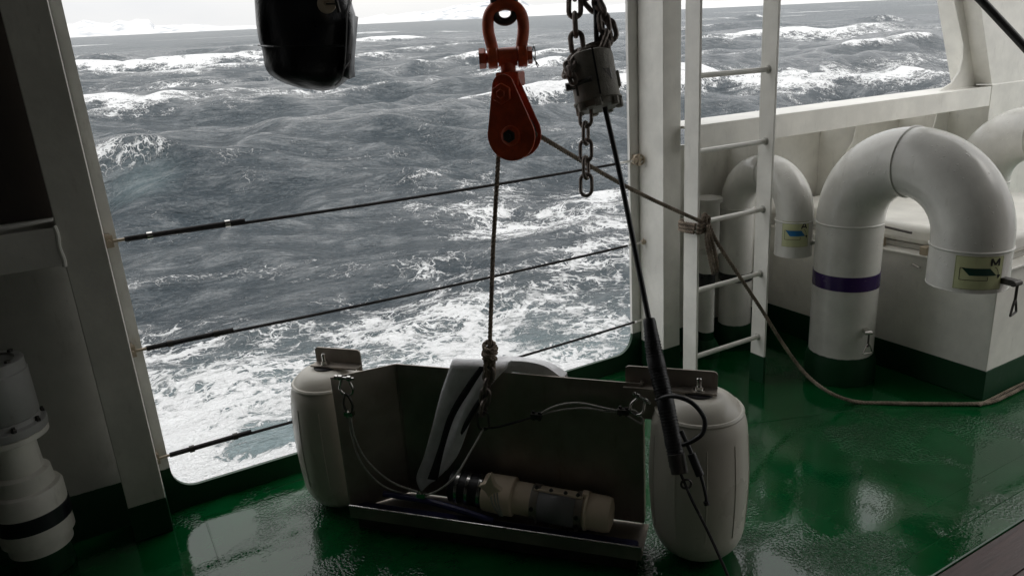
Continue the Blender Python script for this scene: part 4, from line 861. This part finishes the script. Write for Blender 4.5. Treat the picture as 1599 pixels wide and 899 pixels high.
# ---------------------------------------------------------------- split cable weight with its chains
DW = 2.32
wt = thing('cable_weight', 'grey split cylinder weight clamped on the black cable', 'weight', at(930, 125, DW))
wa, wb = at(921, 86, DW), at(936, 168, DW); wx = unit(wb-wa); wl = np.linalg.norm(wb-wa); wu = unit(HR-wx*(HR@wx)); wv = np.cross(wx, wu); wr = 0.0725
wv = wv if wv@HF < 0 else -wv
MB().lathe([(wr*0.90, 0.0), (wr*0.98, 0.004), (wr, 0.012), (wr, wl*0.86), (wr*1.07, wl*0.865), (wr*1.07, wl*0.90), (wr*0.98, wl*0.905)], wa, wx, 40).build('body', LEADG, wt)
MB().lathe([(wr*0.93, wl*0.906), (wr*0.90, wl*1.02), (wr*0.60, wl*1.03)], wa, wx, 24).build('foot', LEADG, wt)
for a in (-0.9, 0.0, 0.8, 1.7, 2.6, 3.6, 4.6):
    q = wa+wx*(wl*0.91)+wr*0.90*(math.cos(a)*wu+math.sin(a)*wv); MB().lathe([(0.013, 0), (0.013, wl*0.13), (0.010, wl*0.15)], q, wx, 8).build('bolt', LEADG, wt, smooth=35)
MB().box((-0.0028, wr*0.96, 0.0), (0.0028, wr*1.012, wl*1.0), (wu, wv, wx), wa).build('split_gap', BLACKP, wt, smooth=0)
MB().prism([wa+wx*wl*0.40+wr*1.003*(math.cos(a)*wu+math.sin(a)*wv) for a in (0.50, 0.9, 1.27)]+[wa+wx*wl*(0.60)+wr*1.003*(math.cos(a)*wu+math.sin(a)*wv) for a in (0.9, 0.50)], wv*0.0015).build('recess', DARKST, wt, smooth=0)
MB().box((wr*0.95, -0.02, wl*0.40), (wr*1.10, 0.02, wl*0.70), (wu, wv, wx), wa).build('side_lug', LEADG, wt, smooth=0, bevel=0.004)
q = wa+wx*wl*0.55-wu*wr*0.9+wv*0.02; MB().tube([q, q-wu*0.030], 0.013, 8).tube([q-wu*0.02, q+wu*0.05+wv*0.05], 0.010, 8).build('clamp_screw', DARKST, wt)
c1 = thing('chain', 'chain hanging on the left side of the grey weight', 'chain', at(905, 40, DW), 'chains around the cable weight')
chain(c1, [at(899, -120, DW), at(898, -10, DW), at(898, 40, DW), at(903, 82, DW)], 0.088, 0.0085, GALV, twist0=0.1)
chain(c1, [at(903, 80, DW), at(890, 100, DW-0.02), at(884, 118, DW-0.03)], 0.060, 0.0075, GALV, twist0=0.8)
chain(c1, [at(886, 100, DW-0.04), at(892, 116, DW-0.06), at(896, 128, DW-0.06)], 0.050, 0.007, GALV, twist0=0.4)
MB().tube(spline([at(897, 112, DW-0.06), at(900, 130, DW-0.06), at(903, 150, DW-0.05)], 6), 0.004, 8).build('tie', DARKST, c1)
c2 = thing('chain', 'bunched chain above the right shoulder of the grey weight', 'chain', at(950, 60, DW), 'chains around the cable weight')
chain(c2, [at(922, -60, DW), at(916, -4, DW), at(934, 14, DW), at(948, 34, DW), at(955, 60, DW-0.01)], 0.088, 0.0085, GALV, twist0=0.3)
chain(c2, [at(930, 0, DW-0.02), at(942, 22, DW-0.03), at(946, 52, DW-0.03), at(936, 76, DW-0.03)], 0.080, 0.0085, GALV, twist0=1.2)
chain(c2, [at(948, 52, DW-0.02), at(950, 82, DW-0.02)], 0.062, 0.0085, GALV, twist0=0.0)
chain(c2, [at(936, 74, DW-0.02), at(910, 82, DW-0.03)], 0.072, 0.0085, GALV, twist0=0.4)
chain(c2, [at(912, 80, DW-0.02), at(898, 96, DW-0.04), at(888, 112, DW-0.04)], 0.058, 0.008, GALV, twist0=1.0)
c3 = thing('chain', 'loose chain end dangling below the grey weight', 'chain', at(915, 235, DW), 'chains around the cable weight')
chain(c3, [at(915, 168, DW), at(915.5, 240, DW), at(916, 302, DW)], 0.082, 0.0062, GALV, twist0=0.5)
# black signal cable, its bend sleeve and the line below
cb = thing('signal_cable', 'black cable running down through the weight into a thick sleeve', 'cable', at(980, 330, 2.25))
MB().tube(spline([at(930, -150, DW), at(931, 0, DW-0.01), at(932, 60, DW-0.015), at(936, 120, DW), at(946, 172, DW-0.01), at(968, 270, 2.27), at(993, 395, 2.22), at(1015, 505, 2.17)], 8), 0.0085, 10).build('cable', RUBBER, cb)
sp_ = spline([at(1014, 498, 2.17), at(1024, 560, 2.13), at(1040, 630, 2.08), at(1052, 690, 2.05), at(1059, 728, 2.03)], 10); Lg = len(sp_)
MB().tube(sp_, [0.017+0.009*min(1, k/10)-0.003*(k/Lg)+0.0006*math.sin(k*1.3)+0.0006*math.sin(k*0.7) for k in range(Lg)], 16).build('sleeve', RUBBER, cb)
mb = MB()
Q = resample(sp_, 0.009)
for k in range(4, len(Q)-2):
    d = unit(Q[k+1]-Q[k-1]); u = unit(np.cross(d, HF)); w = np.cross(d, u); r_ = 0.0172+0.009*min(1, k/len(Q)*4)-0.003*k/len(Q)
    mb.tube([Q[k]+r_*(math.cos(a)*u+math.sin(a)*w) for a in np.linspace(0, 2*math.pi, 16, endpoint=False)], 0.0011+0.0012*random.random(), 5, closed=True)
mb.build('tape_wrap', RUBBER, cb)
MB().tube([at(1056, 708, 2.025), at(1062, 738, 2.02)], 0.024, 16).build('end_ferrule', DARKST, cb)
MB().tube(spline([at(1026, 624, 2.09), at(1050, 618, 2.03), at(1080, 628, 2.0), at(1100, 652, 1.99), at(1098, 675, 1.99), at(1082, 688, 2.0), at(1066, 694, 2.02)], 8), 0.0065, 10).build('loop', RUBBER, cb)
MB().tube(spline([at(1064, 672, 2.02), at(1076, 698, 2.01), at(1082, 712, 2.0)], 6), 0.006, 8).tube([at(1080, 708, 2.0), at(1094, 742, 1.99)], 0.012, 10).tube(spline([at(1094, 740, 1.99), at(1101, 765, 1.99), at(1104, 785, 1.99)], 5), 0.0045, 8).tube([at(1103, 782, 1.99), at(1104.5, 788, 1.99)], 0.008, 8).build('pigtail_plug', RUBBER, cb)
MB().tube(spline([at(1062, 736, 2.02), at(1069, 752, 2.02), at(1080, 778, 2.0), at(1110, 838, 1.97), at(1140, 905, 1.94), at(1160, 950, 1.92)], 8), 0.0042, 8).build('line', WIRE, cb)
MB().tube([at(1072, 755, 2.015)+0.014*(math.cos(a)*HR+math.sin(a)*Z) for a in np.linspace(0, 2*math.pi, 18, endpoint=False)], 0.0035, 6, closed=True).build('ring', DARKST, cb)
# ================================================================ black bag hanging at the top
DG = 2.30
bgt = thing('hanging_bag', 'black tarpaulin bag hanging in the open bay', 'bag', at(480, 70, DG))
prof = [(-60, 398, 540), (0, 401, 545), (22, 403, 555), (40, 404, 557), (70, 409, 553), (72, 413, 552), (95, 416, 554), (110, 418, 553), (122, 430, 545), (130, 446, 536), (137, 466, 528), (140.5, 490, 518)]
rows = []; NS = 36
for k, (y, xl, xr) in enumerate(prof):
    a, b_ = at(xl, y, DG), at(xr, y, DG); c = (a+b_)/2; w = np.linalg.norm(b_-a)/2; dpt = 0.11*min(1, (w/0.15)); row = []
    for i in range(NS):
        t = 2*math.pi*i/NS; fold = 1+0.06*math.sin(5*t+0.6*k)+0.045*math.sin(9*t-0.45*k)+0.03*math.sin(14*t+1.1*k)
        row.append(c+unit(b_-a)*w*math.copysign(abs(math.cos(t))**0.75, math.cos(t))+HF*dpt*fold*math.copysign(abs(math.sin(t))**0.75, math.sin(t)))
    row.append(row[0]); rows.append(row)
c = np.mean(rows[-1], axis=0); rows.append([c-Z*0.004]*(NS+1))
MB().grid(rows).build('sack', BLKFAB, bgt, smooth=80, subsurf=1)
fl = spline([at(545, 22, DG-0.09), at(559, 26, DG-0.05)], 2)
MB().grid([[at(542, 20, DG-0.10), at(550, 23, DG-0.08), at(559, 27, DG-0.02)], [at(541, 60, DG-0.10), at(550, 62, DG-0.085), at(556, 60, DG-0.03)], [at(538, 100, DG-0.10), at(546, 104, DG-0.08), at(553, 98, DG-0.03)], [at(534, 118, DG-0.09), at(545, 124, DG-0.06), at(554, 120, DG-0.02)]]).build('side_flap', BLKFAB, bgt, smooth=80, solid=0.004)
MB().tube(spline([at(542, 20, DG-0.107), at(541, 60, DG-0.108), at(538, 105, DG-0.106), at(532, 125, DG-0.09), at(524, 134, DG-0.06)], 6), 0.0025, 6).build('seam_piping', GREYPL, bgt)
MB().tube(spline([at(538, 108, DG-0.108), at(548, 92, DG-0.09), at(547, 84, DG-0.088)], 6), 0.002, 6).build('seam_piping', GREYPL, bgt)
MB().tube(spline([at(404, 71, DG-0.0), at(420, 72.5, DG-0.098), at(470, 73, DG-0.118), at(530, 72, DG-0.112), at(552, 71, DG-0.04)], 8), 0.003, 6).build('hem_seam', BLKFAB, bgt)
q = at(511, 7, DG-0.125)
MB().lathe([(0.028, 0), (0.028, 0.006), (0.024, 0.008), (0.010, 0.0085), (0.008, 0.004)], q, -HF*0.95+Z*0.25, 28).build('grommet_disc', BEIGE, bgt)
MB().tube([q-HF*0.01, q-HF*0.012+HR*0.032-Z*0.002], 0.0022, 6).tube([q+HR*0.030-HF*0.012+Z*0.02, q+HR*0.036-HF*0.012-Z*0.026], 0.006, 6).build('toggle_cord', DARKST, bgt)
MB().tube(spline([at(549, -40, DG), at(550, -5, DG), at(545, 18, DG-0.06)], 6), 0.002, 6).tube(spline([at(540, -40, DG), at(546, 0, DG-0.02), at(546, 20, DG-0.07)], 6), 0.002, 6).build('drawcord', DARKST, bgt)
MB().lathe([(0.03, 0), (0.03, 0.008)], at(470, -62, DG), Z, 16).build('hanger', DARKST, bgt); MB().tube([at(470, -62, DG), at(470, -62, DG)+Z*1.3], 0.006, 8).build('lanyard', RUBBER, bgt)
